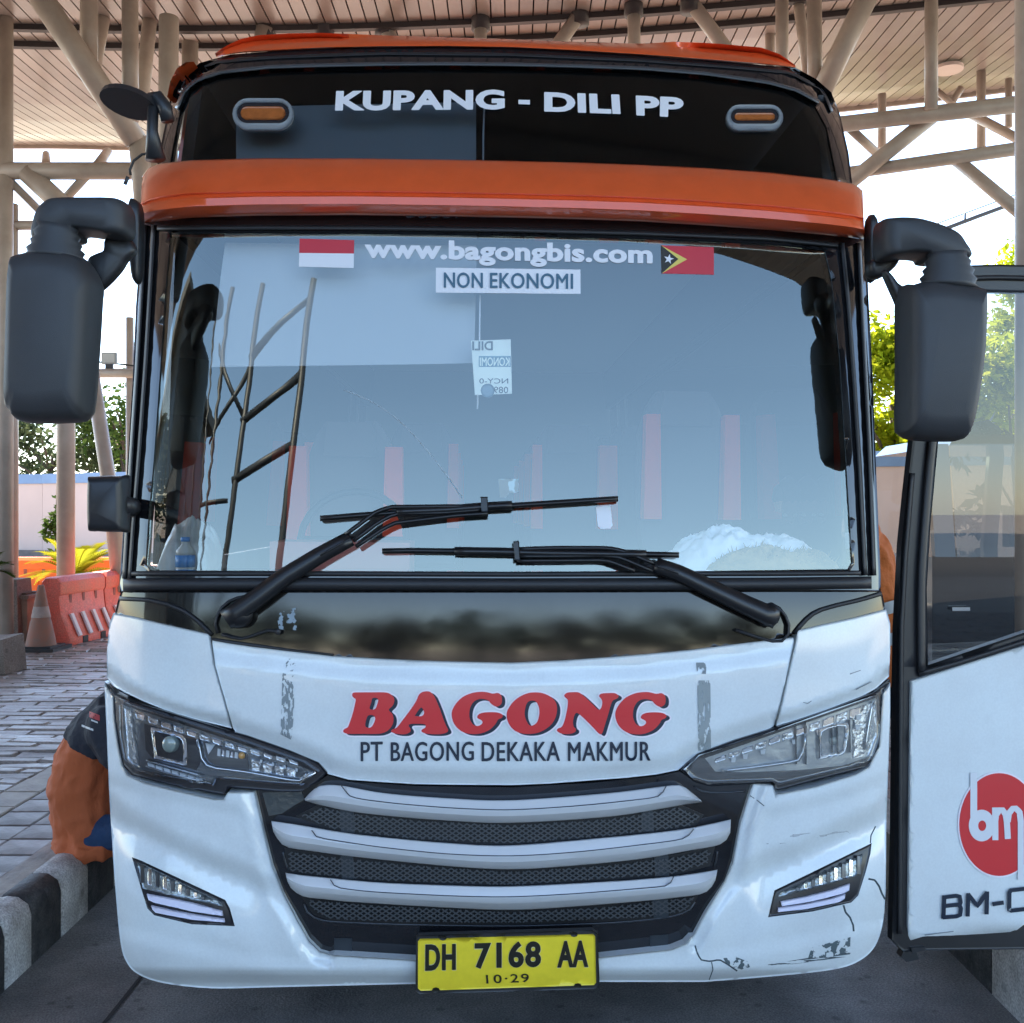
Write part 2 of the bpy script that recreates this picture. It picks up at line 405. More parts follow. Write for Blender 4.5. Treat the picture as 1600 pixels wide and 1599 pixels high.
def bhit(px, py, off=0.0):
    """Photo pixel -> point of the bus front (bus coordinates), off metres proud of it."""
    d = BUS_I.to_3x3() @ ray(px, py); c = CAM_L
    def g(t):
        return c.y + d.y * t - FS(c.x + d.x * t, c.z + d.z * t) + off
    t0 = 2.3; g0 = g(t0); best = (abs(g0), t0); t = t0
    while t < 5.2:
        t1 = t + .06; g1 = g(t1)
        if g1 >= 0:
            a, b = t, t1
            for _ in range(22):
                m_ = (a + b) / 2
                if g(m_) >= 0: b = m_
                else: a = m_
            return c + d * ((a + b) / 2)
        if abs(g1) < best[0]: best = (abs(g1), t1)
        t = t1
    a, b = best[1] - .07, best[1] + .07                # grazing: nearest approach of the ray
    for _ in range(24):
        m1, m2 = a + (b - a) / 3, b - (b - a) / 3
        if abs(g(m1)) < abs(g(m2)): b = m2
        else: a = m1
    return c + d * ((a + b) / 2)
def bplane(y):
    """Photo pixel -> point on the plane bus-y = y (bus coordinates)."""
    def f(px, py, off=0.0):
        d = BUS_I.to_3x3() @ ray(px, py); t = (y - off - CAM_L.y) / d.y; return CAM_L + d * t
    return f
DOOR_A = Vector((1.262, 3.25, 0)); DOOR_T = Vector((math.cos(R(9)), math.sin(R(9)), 0)); DOOR_N = Vector((math.sin(R(9)), -math.cos(R(9)), 0))
def dhit(px, py, off=0.0):
    """Photo pixel -> point on the open door's outer face (bus coordinates)."""
    d = ray(px, py); o = Vector((0, 0, ZC)); p0 = DOOR_A + DOOR_N * off
    t = (p0 - o).dot(DOOR_N) / d.dot(DOOR_N); return BUS_I @ (o + d * t)

def patch(name, outline, off, m, parent, hitf=bhit, thick=.012, grid=28, bev=0.0, bpx=4.0, holes=(), relief=None, label=None, dn=None, creases=()):
    """A solid panel: outline in photo pixels laid on a surface, with rounded edge and real thickness."""
    outline = dense(outline, grid); holes = [dense(h, grid) for h in holes]
    V = []; Ed = []
    for lp in [outline] + holes:
        b = len(V); V += [Vector((x, y)) for x, y in lp]; Ed += [(b + i, b + (i + 1) % len(lp)) for i in range(len(lp))]
    def ok(x, y): return inside(outline, x, y) and not any(inside(h, x, y) for h in holes)
    if bev > 0:
        for lp, s_ in [(outline, -1)] + [(h, 1) for h in holes]:
            for q in offset_poly(lp, s_ * bpx):
                if ok(*q): V.append(Vector(q))
    for cr in creases:                               # mesh edges along a body crease
        prev = None
        for q in dense(cr, grid * .8, False):
            if ok(*q) and min(abs(seg_dist(lp + [lp[0]], q[0], q[1])) for lp in [outline] + holes) > grid * .45:
                V.append(Vector(q)); 
                if prev is not None: Ed.append((prev, len(V) - 1))
                prev = len(V) - 1
            else: prev = None
    xs = [p[0] for p in outline]; ys = [p[1] for p in outline]
    y = min(ys) + grid / 2; r = 0
    while y < max(ys):
        x = min(xs) + grid * (.5 + .5 * (r % 2))
        while x < max(xs):
            if ok(x, y) and min(abs(seg_dist(lp + [lp[0]], x, y)) for lp in [outline] + holes) > max(grid * .3, bpx * 1.6 if bev else 0) and all(abs(seg_dist(cr, x, y)) > grid * .5 for cr in creases): V.append(Vector((x, y)))
            x += grid
        y += grid * .9; r += 1
    vs, es, fs, *_ = delaunay_2d_cdt(V, Ed, [], 0, 1e-5)
    F2 = []
    for f in fs:
        cx = sum(vs[i].x for i in f) / len(f); cy = sum(vs[i].y for i in f) / len(f)
        if ok(cx, cy): F2.append(tuple(f))
    use = {}
    for f in F2:
        for i in range(len(f)):
            a, b = f[i], f[(i + 1) % len(f)]; use.setdefault((min(a, b), max(a, b)), []).append((a, b))
    bd = [q[0] for q in use.values() if len(q) == 1]; bset = {i for e in bd for i in e}
    used = sorted({i for f in F2 for i in f}); mp = {}; P = []
    for i in used:
        mp[i] = len(P); x, y = vs[i]
        o = off + (relief(x, y) if relief else 0.0)
        if bev and i in bset: o -= bev
        P.append(hitf(x, y, o))
    F = [tuple(mp[i] for i in f) for f in F2]; nf = len(F)
    back = dn if dn is not None else Vector((0, 1, 0))
    bm_ = {}
    for i in bset:
        a = len(P); P.append(P[mp[i]].copy()); P.append(P[mp[i]] + back * thick); bm_[i] = (a, a + 1)
    for a, b in bd:
        F.append((bm_[a][0], bm_[b][0], bm_[b][1], bm_[a][1]))
    o = mesh(name, P, F, m, parent, False, False, label)
    # face the front towards the viewer
    if nf:
        nrm = Vector()
        for f_ in F[:nf]:
            a, b, c_ = (P[i] for i in f_[:3]); nrm += (b - a).cross(c_ - a)
        if nrm.dot(back) > 0: o.data.flip_normals()
    # true surface normals on the front (clean reflections), rolled over at the rounded rim
    rel = relief or (lambda x, y: 0.0); N = {}; hh = 3.0 if relief else 1.0
    flat = hitf is not bhit and relief is None
    for i in used:
        x, y = vs[i]
        if flat: N[mp[i]] = (-back).normalized(); continue
        if relief:
            q_ = [hitf(x + i_, y + j_, off + rel(x + i_, y + j_)) for i_, j_ in ((-hh, 0), (hh, 0), (0, -hh), (0, hh))]
            n_ = (q_[1] - q_[0]).cross(q_[3] - q_[2])
        else:
            p0 = hitf(x, y, off); n_ = (hitf(x + hh, y, off) - p0).cross(hitf(x, y + hh, off) - p0)
        n_ = n_.normalized() if n_.length > 1e-14 else -back
        N[mp[i]] = n_ if n_.dot(back) < 0 else -n_
    if bev > 0:
        outw = {}
        for a, b in bd:
            e = P[mp[b]] - P[mp[a]]; q = e.cross(N[mp[a]]); 
            q = q.normalized() if q.length > 1e-12 else q
            outw[a] = outw.get(a, Vector()) + q; outw[b] = outw.get(b, Vector()) + q
        for i, q in outw.items():
            if q.length > 1e-6: N[mp[i]] = (N[mp[i]] * .55 + q.normalized() * .8).normalized()
    me = o.data; me.polygons.foreach_set("use_smooth", [True] * len(F)); LN = [None] * len(me.loops)
    for k, pl_ in enumerate(me.polygons):
        fn = pl_.normal.copy()
        for li in pl_.loop_indices:
            LN[li] = N[me.loops[li].vertex_index] if k < nf else fn
    me.normals_split_custom_set(LN)
    return o

def loft(name, top, bot, prof, m, parent, n=40, hitf=bhit, caps=True, label=None, ang=38):
    """A moulding between two outlines (photo pixels); prof = [(v across, metres proud), ...]."""
    P = []; F = []; k = len(prof)
    for i in range(n + 1):
        a = lerp_poly(top, i / n); b = lerp_poly(bot, i / n)
        for v, o in prof: P.append(hitf(a[0] + (b[0] - a[0]) * v, a[1] + (b[1] - a[1]) * v, o))
    for i in range(n):
        for j in range(k - 1): F.append((i * k + j, i * k + j + 1, (i + 1) * k + j + 1, (i + 1) * k + j))
    if caps: F.append(tuple(range(k))); F.append(tuple(n * k + j for j in range(k)))
    return autosmooth(mesh(name, P, F, m, parent, True, True, label), ang)
def ribbon(name, line, w, off, h, m, parent, n=None, hitf=bhit, label=None):
    """A raised seam / trim of w pixels along a line."""
    line = [tuple(p) for p in line]; n = n or max(6, int(sum(math.dist(line[i], line[i + 1]) for i in range(len(line) - 1)) / 14))
    pts = [lerp_poly(line, i / n) for i in range(n + 1)]; A = []; B = []
    for i, p in enumerate(pts):
        q = pts[min(i + 1, n)]; r_ = pts[max(i - 1, 0)]; dx, dy = q[0] - r_[0], q[1] - r_[1]; l = math.hypot(dx, dy) or 1
        ww = w[0] + (w[1] - w[0]) * i / n if isinstance(w, tuple) else w
        A.append((p[0] - dy / l * ww / 2, p[1] + dx / l * ww / 2)); B.append((p[0] + dy / l * ww / 2, p[1] - dx / l * ww / 2))
    P = []; F = []; prof = [(0, -.004), (0.04, h * .5), (.25, h * .92), (.5, h), (.75, h * .92), (.96, h * .5), (1, -.004)]; k = len(prof)
    for i in range(n + 1):
        for v, o in prof: P.append(hitf(A[i][0] + (B[i][0] - A[i][0]) * v, A[i][1] + (B[i][1] - A[i][1]) * v, off + o))
    for i in range(n):
        for j in range(k - 1): F.append((i * k + j, i * k + j + 1, (i + 1) * k + j + 1, (i + 1) * k + j))
    F.append(tuple(range(k))); F.append(tuple(n * k + j for j in range(k)))
    return mesh(name, P, F, m, parent, True, True, label)
def pillow(name, outline, ymid, half, m, parent, hitf_plane=bplane, prof=((1, .35), (.985, -.25), (.95, -.6), (.88, -.85), (.7, -1.0)), backp=((.97, .7), (.85, 1.0)), label=None, tilt=None):
    """A rounded solid with the given outline; prof rings run from the rim to the front."""
    cx = sum(p[0] for p in outline) / len(outline); cy = sum(p[1] for p in outline) / len(outline)
    cen = hitf_plane(ymid)(cx, cy); P0 = [hitf_plane(ymid)(x, y) for x, y in outline]
    rings = []
    for s_, o in list(reversed(backp)) + list(prof):
        rings.append([cen + (p - cen) * s_ + Vector((0, o * half, 0)) for p in P0])
    o = MB().rings(rings).build(name, m, parent, True, label)
    return o

# ------------------------------------------------------------------ lettering
TXT = {}
def glyphs(s, bold=0.0, sp=1.0):
    key = (s, bold, sp)
    if key in TXT: return TXT[key]
    c = bpy.data.curves.new("t", 'FONT'); c.body = s; c.size = 1; c.offset = bold; c.space_character = sp; c.resolution_u = 4
    o = bpy.data.objects.new("t", c); COL.objects.link(o)
    dg = bpy.context.evaluated_depsgraph_get(); me = bpy.data.meshes.new_from_object(o.evaluated_get(dg))
    V = [(v.co.x, v.co.y) for v in me.vertices]; F = [tuple(p.vertices) for p in me.polygons]
    bpy.data.objects.remove(o); bpy.data.curves.remove(c); bpy.data.meshes.remove(me)
    x0 = min(v[0] for v in V); x1 = max(v[0] for v in V); y0 = min(v[1] for v in V); y1 = max(v[1] for v in V)
    TXT[key] = ([((v[0] - x0) / (x1 - x0), (v[1] - y0) / (y1 - y0)) for v in V], F)
    return TXT[key]
def lettering(s, quad, off, m, parent, hitf=bhit, bold=0.0, sp=1.0, name="lettering", flip=False, label=None, th=.0012, heavy=0.0):
    """Text as raised vinyl: quad = pixels of bottom-left, bottom-right, top-right, top-left of its box."""
    V, F = glyphs(s, bold, sp); P = []
    bl, br, tr, tl = quad
    for u, v in V:
        if flip: u = 1 - u
        x = (bl[0] * (1 - u) + br[0] * u) * (1 - v) + (tl[0] * (1 - u) + tr[0] * u) * v
        y = (bl[1] * (1 - u) + br[1] * u) * (1 - v) + (tl[1] * (1 - u) + tr[1] * u) * v
        P.append((x, y))
    if heavy:                                        # heavier strokes: the same letters again, a hair to the side
        nb = len(P); base = list(P); F0 = list(F); F = list(F)
        for c_, (dx, dy) in enumerate(((heavy, 0), (-heavy, 0), (0, heavy * .7), (0, -heavy * .7))):
            F += [tuple(i + nb * (c_ + 1) for i in f) for f in F0]; P += [(x + dx, y + dy) for x, y in base]
    n = len(P); lay = (lambda i: .00012 * (i // nb)) if heavy else (lambda i: 0.0)
    V3 = [hitf(x, y, off + th + lay(i)) for i, (x, y) in enumerate(P)] + [hitf(x, y, off) for x, y in P]
    use = {}
    for f in F:
        for i in range(len(f)):
            a, b = f[i], f[(i + 1) % len(f)]; use.setdefault((min(a, b), max(a, b)), []).append((a, b))
    F3 = list(F) + [(a, b, b + n, a + n) for q in use.values() if len(q) == 1 for a, b in q]
    return mesh(name, V3, F3, m, parent, False, True, label)

# ================================================================== GROUND AND ROAD
def sheet(name, pts, z, m, kind="structure", parent=None):
    o = mesh(name, [(x, y, z) for x, y in pts], [tuple(range(len(pts)))], m, parent)
    if o.data.polygons[0].normal.z < 0: o.data.flip_normals()
    if kind: o["kind"] = kind
    return o
sheet("ground", [(-400, -400), (400, -400), (400, 400), (-400, 400)], -.02, GRND)
sheet("road", [(-1.80, -6), (1.69, -6), (1.69, 40), (-1.80, 40)], .0, ROAD)
sheet("forecourt", [(-1.81, -30), (1.70, -30), (1.70, -6.01), (-1.81, -6.01)], -.004, ASPH)
sheet("forecourt", [(-60, -60), (60, -60), (60, -30.01), (-60, -30.01)], -.004, ASPH)
sheet("road", [(-60, -30), (-1.81, -30), (-1.81, -4.0), (-60, -4.0)], -.004, ASPH)
sheet("road", [(1.70, -30), (60, -30), (60, -4.0), (1.70, -4.0)], -.004, ASPH)
jt = MB()
jt.add([(-1.36, 2.0, .004), (-1.345, 2.0, .004), (-1.345, 30, .004), (-1.36, 30, .004)], [(0, 1, 2, 3)])
o = jt.build("road_joint", JOINT); o["kind"] = "structure"
PH = .24                                                       # height of the platforms
def platform(x0, x1, y0, y1, name="platform"):
    o = MB().box(((x0 + x1) / 2, (y0 + y1) / 2, (PH - .03) / 2 - .05), (x1 - x0, y1 - y0, PH - .03 + .1)).build(name, STAMP)
    o["kind"] = "structure"; return o
plat = platform(-24, -2.02, -3.5, 34)
platr = platform(1.90, 16, -3.5, 40)
def pavers(x0, x1, y0, y1, nx, ny, m, par, seed, gap=.008, name="paver", h=.045):
    rnd = random.Random(seed); dx = (x1 - x0) / nx; dy = (y1 - y0) / ny; meshes = []
    for q in range(5):
        mb = MB(); a, b = dx / 2 - gap / 2, dy / 2 - gap / 2; t = .006
        mb.rings([[(-a, -b, -h), (a, -b, -h), (a, b, -h), (-a, b, -h)], [(-a, -b, -t), (a, -b, -t), (a, b, -t), (-a, b, -t)], [(-a + t, -b + t, 0), (a - t, -b + t, 0), (a - t, b - t, 0), (-a + t, b - t, 0)]])
        o = mb.build(name, m); meshes.append(o.data); bpy.data.objects.remove(o)
    for i in range(nx):
        for j in range(ny):
            o = bpy.data.objects.new(name, meshes[rnd.randrange(5)]); COL.objects.link(o); o.parent = par
            o.location = (x0 + (i + .5) * dx, y0 + (j + .5) * dy, PH + rnd.uniform(-.004, .003)); o.rotation_euler = (rnd.uniform(-.012, .012), rnd.uniform(-.012, .012), rnd.uniform(-.006, .006))
pavers(-2.45, -2.03, 2.9, 8.3, 2, 26, PAVE, plat, 1)
pavers(-2.65, -2.455, 2.9, 8.3, 1, 20, PAVEL, plat, 2)
pavers(1.91, 2.33, 2.9, 8.3, 2, 26, mat("paver_red", (.30, .17, .12), .6, var=.5, vscale=4, bump=.3, bscale=40), platr, 3)
def paving_field(x0, x1, y0, y1, dx, dy, m, par, seed):
    """Small stamped pavers too fine to pick apart: joined real geometry."""
    rnd = random.Random(seed); mb = MB(); j = 0; y = y0
    while y < y1:
        x = x0 + (j % 2) * dx / 2 - dx
        while x < x1:
            a0, a1 = max(x, x0), min(x + dx - .005, x1)
            if a1 - a0 > .03:
                z = PH + rnd.uniform(-.012, .004); t = .012; zz = [z + rnd.uniform(-.007, .007) for _ in range(4)]
                b0, b1 = y, y + dy - .005
                mb.add([(a0, b0, z - .03), (a1, b0, z - .03), (a1, b1, z - .03), (a0, b1, z - .03), (a0 + t, b0 + t, zz[0]), (a1 - t, b0 + t, zz[1]), (a1 - t, b1 - t, zz[2]), (a0 + t, b1 - t, zz[3])],
                       [(4, 5, 6, 7), (0, 1, 5, 4), (1, 2, 6, 5), (2, 3, 7, 6), (3, 0, 4, 7)])
            x += dx
        y += dy; j += 1
    o = mesh("stamped_paving", mb.v, mb.f, m, par, False, False); o["kind"] = "stuff"; return o
paving_field(-9.5, -2.66, 3.0, 16, .42, .125, STAMP, plat, 4)
paving_field(2.34, 5.5, 3.0, 12, .42, .125, STAMP, platr, 5)
# kerb blocks, alternately black and white
def kerb_block(L, xw=.23, h=PH + .02):
    P = []
    prof = [(0, -.06), (0, h - .07), (.012, h - .03), (.05, h - .004), (.09, h), (xw, h - .005), (xw, -.06)]
    for y in (0, .012, L - .012, L):
        k = .006 if y in (0, L) else 0
        P.append([(-(x) - (k if x < .1 else 0), y, z - (k if z > .1 else 0)) for x, z in prof])
    return P
KG = "kerb blocks painted black and white"
def kerb_run(xf, sgn, cuts, white, labels):
    """Painted blocks along a platform edge; xf = face towards the road, sgn = side the platform lies on."""
    for (a, b), lab in zip(zip(cuts[:-1], cuts[1:]), labels):
        rings = [[(xf + sgn * -q[0], a + q[1] + .003, q[2]) for q in r_] for r_ in kerb_block(b - a - .006, .12)]
        o = autosmooth(MB().rings(rings).build("kerb_block", KERBW if white else KERBB), 50)
        tag(o, lab, "kerb block", KG); white = not white
def kerb_plain(name, x0, x1, y0, y1, h, m):
    o = autosmooth(MB().rings([[(x0, y0, -.06), (x1, y0, -.06), (x1, y0, h), (x0, y0, h)], [(x0, y1, -.06), (x1, y1, -.06), (x1, y1, h), (x0, y1, h)]]).build(name, m), 50); o["kind"] = "structure"
KTOP = mat("kerb_top", (.40, .35, .30), .7, var=.5, vscale=9, col2=(.20, .175, .155), bump=.5, bscale=40)
kerb_run(-1.80, -1, [3.30, 3.645, 3.85, 4.10, 4.36, 4.64, 4.9], False,
         ["black painted kerb block cut off by the left edge of the photo", "white painted kerb block nearest the viewer at the lower left", "black painted kerb block between two white ones left of the bumper",
          "white painted kerb block below the seated person in orange", "black painted kerb block right of the seated person, half behind the bus", "white painted kerb block hidden behind the bus corner"])
kerb_run(1.69, 1, [3.10, 3.62, 4.10, 4.5], True,
         ["white painted kerb block under the open door at the lower right corner", "black painted kerb block behind the white one under the open door", "white painted kerb block between the bus and the open door"])
kerb_plain("kerb", -1.92, -1.80, -6, 3.297, PH + .015, KTOP); kerb_plain("kerb", -1.92, -1.80, 4.903, 34, PH + .015, KTOP)
kerb_plain("kerb", 1.69, 1.81, -6, 3.097, PH + .015, KTOP); kerb_plain("kerb", 1.69, 1.81, 4.503, 34, PH + .015, KTOP)
kerb_plain("kerb_top", -2.022, -1.922, -6, 34, PH + .012, KTOP); kerb_plain("kerb_top", 1.812, 1.902, -6, 34, PH + .012, KTOP)

# ================================================================== CANOPY
CH = 7.0
def yoff(X):
    if X > 6: return yoff(6) + (X - 6) * -.29
    if X < -7: return yoff(-7)
    return -.11 * X - .015 * X * X
def vend(X): return 16.0 - .104 * (X + 6) if X > -6 else 16.0
def cz(v): return CH + (.020 * (v - 11.3) ** 2 if v > 11.3 else 0.0)
canopy = empty("station_canopy", (0, 6, CH), "long slatted canopy ceiling carried on white pipes above the bus", "canopy")
cn = lambda o: o
V0 = -2.6
SL = .150
nsl = 0; stuffS = MB()
X = -15.0
while X < 14.0:
    P = []; F = []; n = 22; ve = vend(X)
    for i in range(n + 1):
        v = V0 + (ve - V0) * i / n; y = v + yoff(X); z = cz(v)
        w = SL * .5 - .008
        P += [(X - w, y - 6, z - CH), (X + w, y - 6, z - CH), (X + w, y - 6, z + .02 - CH), (X - w, y - 6, z + .02 - CH)]
    for i in range(n):
        for k in range(4): F.append((i * 4 + k, i * 4 + (k + 1) % 4, (i + 1) * 4 + (k + 1) % 4, (i + 1) * 4 + k))
    F += [(0, 1, 2, 3), tuple(n * 4 + k for k in (3, 2, 1, 0))]
    mesh("ceiling_slat", P, F, CEIL, canopy); X += SL
P = []; F = []; nx = 30; nv = 22
for i in range(nx + 1):
    X = -15.2 + 29.4 * i / nx
    for j in range(nv + 1):
        v = V0 - .1 + (vend(X) + .12 - V0) * j / nv; P.append((X, v + yoff(X) - 6, cz(v) + .07 - CH))
for i in range(nx):
    for j in range(nv): F.append((i * (nv + 1) + j, i * (nv + 1) + j + 1, (i + 1) * (nv + 1) + j + 1, (i + 1) * (nv + 1) + j))
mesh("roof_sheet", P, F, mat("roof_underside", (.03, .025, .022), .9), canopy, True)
mesh("roof_top", [(p[0], p[1], p[2] + .25) for p in P], F, ROOFS, canopy, True)
def purlin(v, w=.07, h=.05, m=DARKST, dz=-.012, name="purlin"):
    pts = []
    rings = []
    for i in range(61):
        X = -15 + 29 * i / 60; y = v + yoff(X) - 6; z = cz(v) + dz - CH
        rings.append([(X, y - w / 2, z - h), (X, y + w / 2, z - h), (X, y + w / 2, z + .01), (X, y - w / 2, z + .01)])
    MB().rings(rings).build(name, m, canopy)
for v in (0.0, 2.2, 4.4, 6.6, 8.8, 11.0, 11.42): purlin(v)
# edge strip at the far eave
rings = []
for i in range(61):
    X = -15 + 29 * i / 60; v = vend(X); y = v + yoff(X) - 6; z = cz(v) - CH
    rings.append([(X, y + .005, z - .05), (X, y + .05, z - .05), (X, y + .05, z + .34), (X, y + .005, z + .34)])
MB().rings(rings).build("eave_strip", STEEL, canopy)
c_ = world_at(1482, 83, 12.3)
lampd = MB().rings([[(c_.x + r_ * math.cos(k * .2618), c_.y + r_ * math.sin(k * .2618) - 6, cz(13.0) - CH - dz) for k in range(24)] for r_, dz in ((.10, .0), (.17, .02), (.17, .06), (.02, .065))]).build("ceiling_lamp", mat("lamp_disc", (.62, .52, .46), .4), canopy)

# ---- pipe work
def pipe(name, parent, a, b, wpx, Ya, Yb=None, ext=0.0, m=STEEL):
    Yb = Yb or Ya; A = world_at(*a, Ya); B = world_at(*b, Yb)
    if ext: B = B + (B - A).normalized() * ext
    r = wpx * (Ya + Yb) / 2 / FPX / 2
    return MB().tube([A - parent.location, B - parent.location], r, 14).build(name, m, parent, True)
def ceil_pt(px, py):
    """Pixel -> point on the canopy ceiling."""
    lo = 3.0
    for k in range(400):
        Y = 3 + k * .04; p = world_at(px, py, Y); v = Y - yoff(p.x)
        if p.z >= cz(v): return p
    return world_at(px, py, 12)
tl = empty("pipe_frame", (-5.2, 11, 0), "white pipe frame with leaning props left of the bus", "steel frame")
for a, b, w, Ya, Yb in [((62, -6), (213, 222), 37, 9.6, 10.2), ((216, 215), (226, 330), 30, 10.2, 10.3),
                        ((139, -10), (139, 100), 27, 10.0, 10.0), ((168, -8), (146, 110), 21, 11.2, 10.6), ((203, -8), (204, 190), 25, 10.1, 10.1), ((236, 12), (222, 150), 22, 11.2, 10.4),
                        ((264, 28), (262, 268), 30, 9.9, 9.9), ((297, 68), (296, 268), 25, 11.4, 11.4),
                        ((-6, 268), (330, 268), 27, 11.0, 11.0), ((10, 353), (300, 353), 15, 12.0, 12.0),
                        ((0, 268), (66, 334), 13, 11.0, 11.2), ((42, 270), (128, 350), 32, 11.0, 11.0), ((140, 270), (96, 318), 14, 11.0, 11.2),
                        ((72, 242), (72, 268), 13, 14.5, 11.1), ((168, 238), (148, 268), 16, 14.2, 11.1),
                        ((-5, 533), (70, 533), 14, 12.3, 12.3), ((136, 584), (330, 584), 15, 13.0, 13.0)]:
    pipe("pipe", tl, a, b, w, Ya, Yb)
tr_ = empty("pipe_frame", (5.0, 11, 0), "white pipe frame with crossing props right of the bus", "steel frame")
for a, b, w, Ya, Yb in [((1222, -8), (1222, 130), 20, 10.2, 10.2), ((1203, 25), (1203, 130), 15, 11.4, 11.4), ((1246, -8), (1264, 130), 17, 10.6, 10.6), ((1272, -8), (1274, 160), 23, 10.0, 10.0),
                        ((1360, -14), (1270, 172), 33, 9.6, 10.0), ((1324, -8), (1318, 30), 13, 11.4, 11.4),
                        ((1455, -8), (1455, 172), 20, 9.7, 9.7), ((1180, 210), (1640, 158), 25, 10.4, 9.4), ((1180, 292), (1640, 226), 20, 10.8, 9.5),
                        ((1310, 300), (1456, 183), 24, 10.3, 9.93), ((1322, 196), (1374, 244), 14, 10.2, 10.4), ((1490, 247), (1612, 348), 20, 9.95, 9.6),
                        ((1378, 148), (1378, 232), 13, 13.2, 13.2), ((1533, 112), (1533, 240), 14, 12.6, 12.6), ((1502, 138), (1488, 160), 11, 13.0, 13.0), ((1463, 142), (1494, 168), 10, 13.0, 13.0),
                        ((1515, 178), (1640, 244), 15, 12.5, 12.0), ((1576, 124), (1576, 200), 11, 12.6, 12.6)]:
    pipe("pipe", tr_, a, b, w, Ya, Yb)
tc_ = empty("pipe_frame", (0.4, 11, 0), "short white ceiling props peeping over the bus roof", "steel frame")
for a, b, w, Ya in [((906, 22), (830, 130), 22, 10.9), ((990, 8), (992, 130), 20, 10.7), ((1078, 2), (1160, 112), 22, 10.5), ((751, 30), (750, 130), 20, 11.0), ((600, 38), (640, 120), 22, 11.2), ((508, 40), (508, 120), 20, 11.2), ((415, 46), (405, 100), 30, 11.2)]:
    pipe("pipe", tc_, a, b, w, Ya)
    p = world_at(*a, Ya) - tc_.location
    MB().rings([[(p.x + .10 * math.cos(k * .5236), p.y + .10 * math.sin(k * .5236), p.z + z) for k in range(12)] for z in (-.12, .10)]).build("collar", DARKST, tc_, True)
def column(px, w, Y, top, label, base_py=None, r_extra=None):
    p = world_at(px, 800, Y); e = empty("column", (p.x, p.y, 0), label, "column", "columns carrying the canopy")
    r = w * Y / FPX / 2
    MB().tube([(0, 0, .15), (0, 0, top)], r, 18).build("shaft", STEEL, e, True)
    return e
column(9, 22, 11.0, 7.0, "pale round column at the far left edge of the photo")
column(18, 20, 12.0, 5.3, "thin column just right of the one at the left edge")
column(103, 27, 12.3, 5.4, "pale column rising between the orange barriers and the yellow palm")
column(1603, 32, 6.2, 7.0, "grey column at the right edge above the open door")
lean = empty("leaning_prop", (-5.3, 12.6, 0), "leaning pale prop right of the yellow palm, foot behind the barriers", "column")
A = world_at(140, 560, 12.6); B = world_at(168, 740, 12.6); C_ = world_at(192, 925, 12.6)
MB().tube([A - lean.location, B - lean.location, C_ - lean.location], [.085, .09, .12], 14).build("shaft", STEEL, lean, True)
pc = empty("column", (world_at(203, 800, 13.2).x, 13.2, 0), "thin column half hidden behind the left windscreen pillar", "column", "columns carrying the canopy")
MB().tube([(0, 0, .15), (0, 0, 4.2)], .05, 12).build("shaft", STEEL, pc, True)

# unseen dark hall added left behind the viewer to darken the windscreen's left reflection
th = empty("reflection_darkener", (-24.0, -14, 0), "dark glazed terminal hall mirrored at the left end of the windscreen", "building")
MB().box((0, 0, 5.2), (21, 10, 10.4)).build("body", mat("darkener_body", (.03, .028, .027), .55), th)
MB().box((.2, .2, 10.62), (22.2, 11.2, .4)).build("roof_slab", mat("darkener_roof", (.10, .095, .09), .8), th)
HGL = mat("darkener_glass", (.012, .014, .016), .08)
for j in range(3):
    for i in range(7):
        MB().box((-8.8 + i * 2.93, 5.03, 1.9 + j * 3.1), (2.5, .08, 2.5)).build("window", HGL, th)
    for i in range(3):
        MB().box((10.53, -3.2 + i * 3.2, 1.9 + j * 3.1), (.08, 2.7, 2.5)).build("window", HGL, th)
# lattice mast behind the viewer, mirrored in the windscreen
lm = empty("lattice_mast", (-5.6, -8, 0), "dark lattice mast across the forecourt, mirrored in the left of the windscreen", "mast")
MASTM = mat("mast_grey", (.022, .026, .032), .5)
for (x0, x1), r in (((-5.0, -4.3), .082), ((-6.42, -5.72), .07), ((-7.2, -6.6), .06), ((-7.6, -7.2), .055), ((-8.6, -8.4), .06), ((-9.2, -9.1), .06)):
    MB().tube([(x0 + 5.6, 0, 0), ((x0 * .55 + x1 * .45) + 5.6, 0, 4.2), (x1 + 5.6, 0, 8.8)], r, 10).build("post", MASTM, lm, True)
for a, b, r in (((-6.1, 5.3), (-4.58, 5.82), .075), ((-6.0, 6.3), (-4.48, 7.03), .075), ((-5.9, 7.3), (-4.38, 8.25), .07), ((-7.0, 6.0), (-5.9, 7.2), .05), ((-6.9, 7.6), (-5.95, 6.4), .05), ((-7.3, 5.0), (-6.2, 5.0), .04)):
    MB().tube([(a[0] + 5.6, 0, a[1]), (b[0] + 5.6, 0, b[1])], r, 10).build("brace", MASTM, lm, True)

# ================================================================== BOUNDARY WALL
wl = empty("boundary_wall", (-4, 28, 0), "plastered boundary wall with blue top band beyond the platforms", "wall")
pts = [(-34, 40), (-15.5, 34), (-8, 30), (7.2, 21.3), (12, 19.6), (24, 16)]
def wall_run(z0, z1, th, m, name, pts, panel=None, dy=0):
    for (ax, ay), (bx, by) in zip(pts[:-1], pts[1:]):
        L = math.hypot(bx - ax, by - ay); a = math.atan2(by - ay, bx - ax); n = max(1, int(L / panel)) if panel else 1
        for k in range(n):
            t = (k + .5) / n; o = MB().box((ax + (bx - ax) * t - wl.location.x, ay + (by - ay) * t - wl.location.y + dy, (z0 + z1) / 2), (L / n - (.03 if panel else 0), th, z1 - z0), a).build(name, m, wl)
wall_run(-.1, 2.62, .22, WALLP, "wall_bay", pts, 5.0)
wall_run(2.622, 2.94, .30, BLUEW, "blue_panel", pts, 2.4)
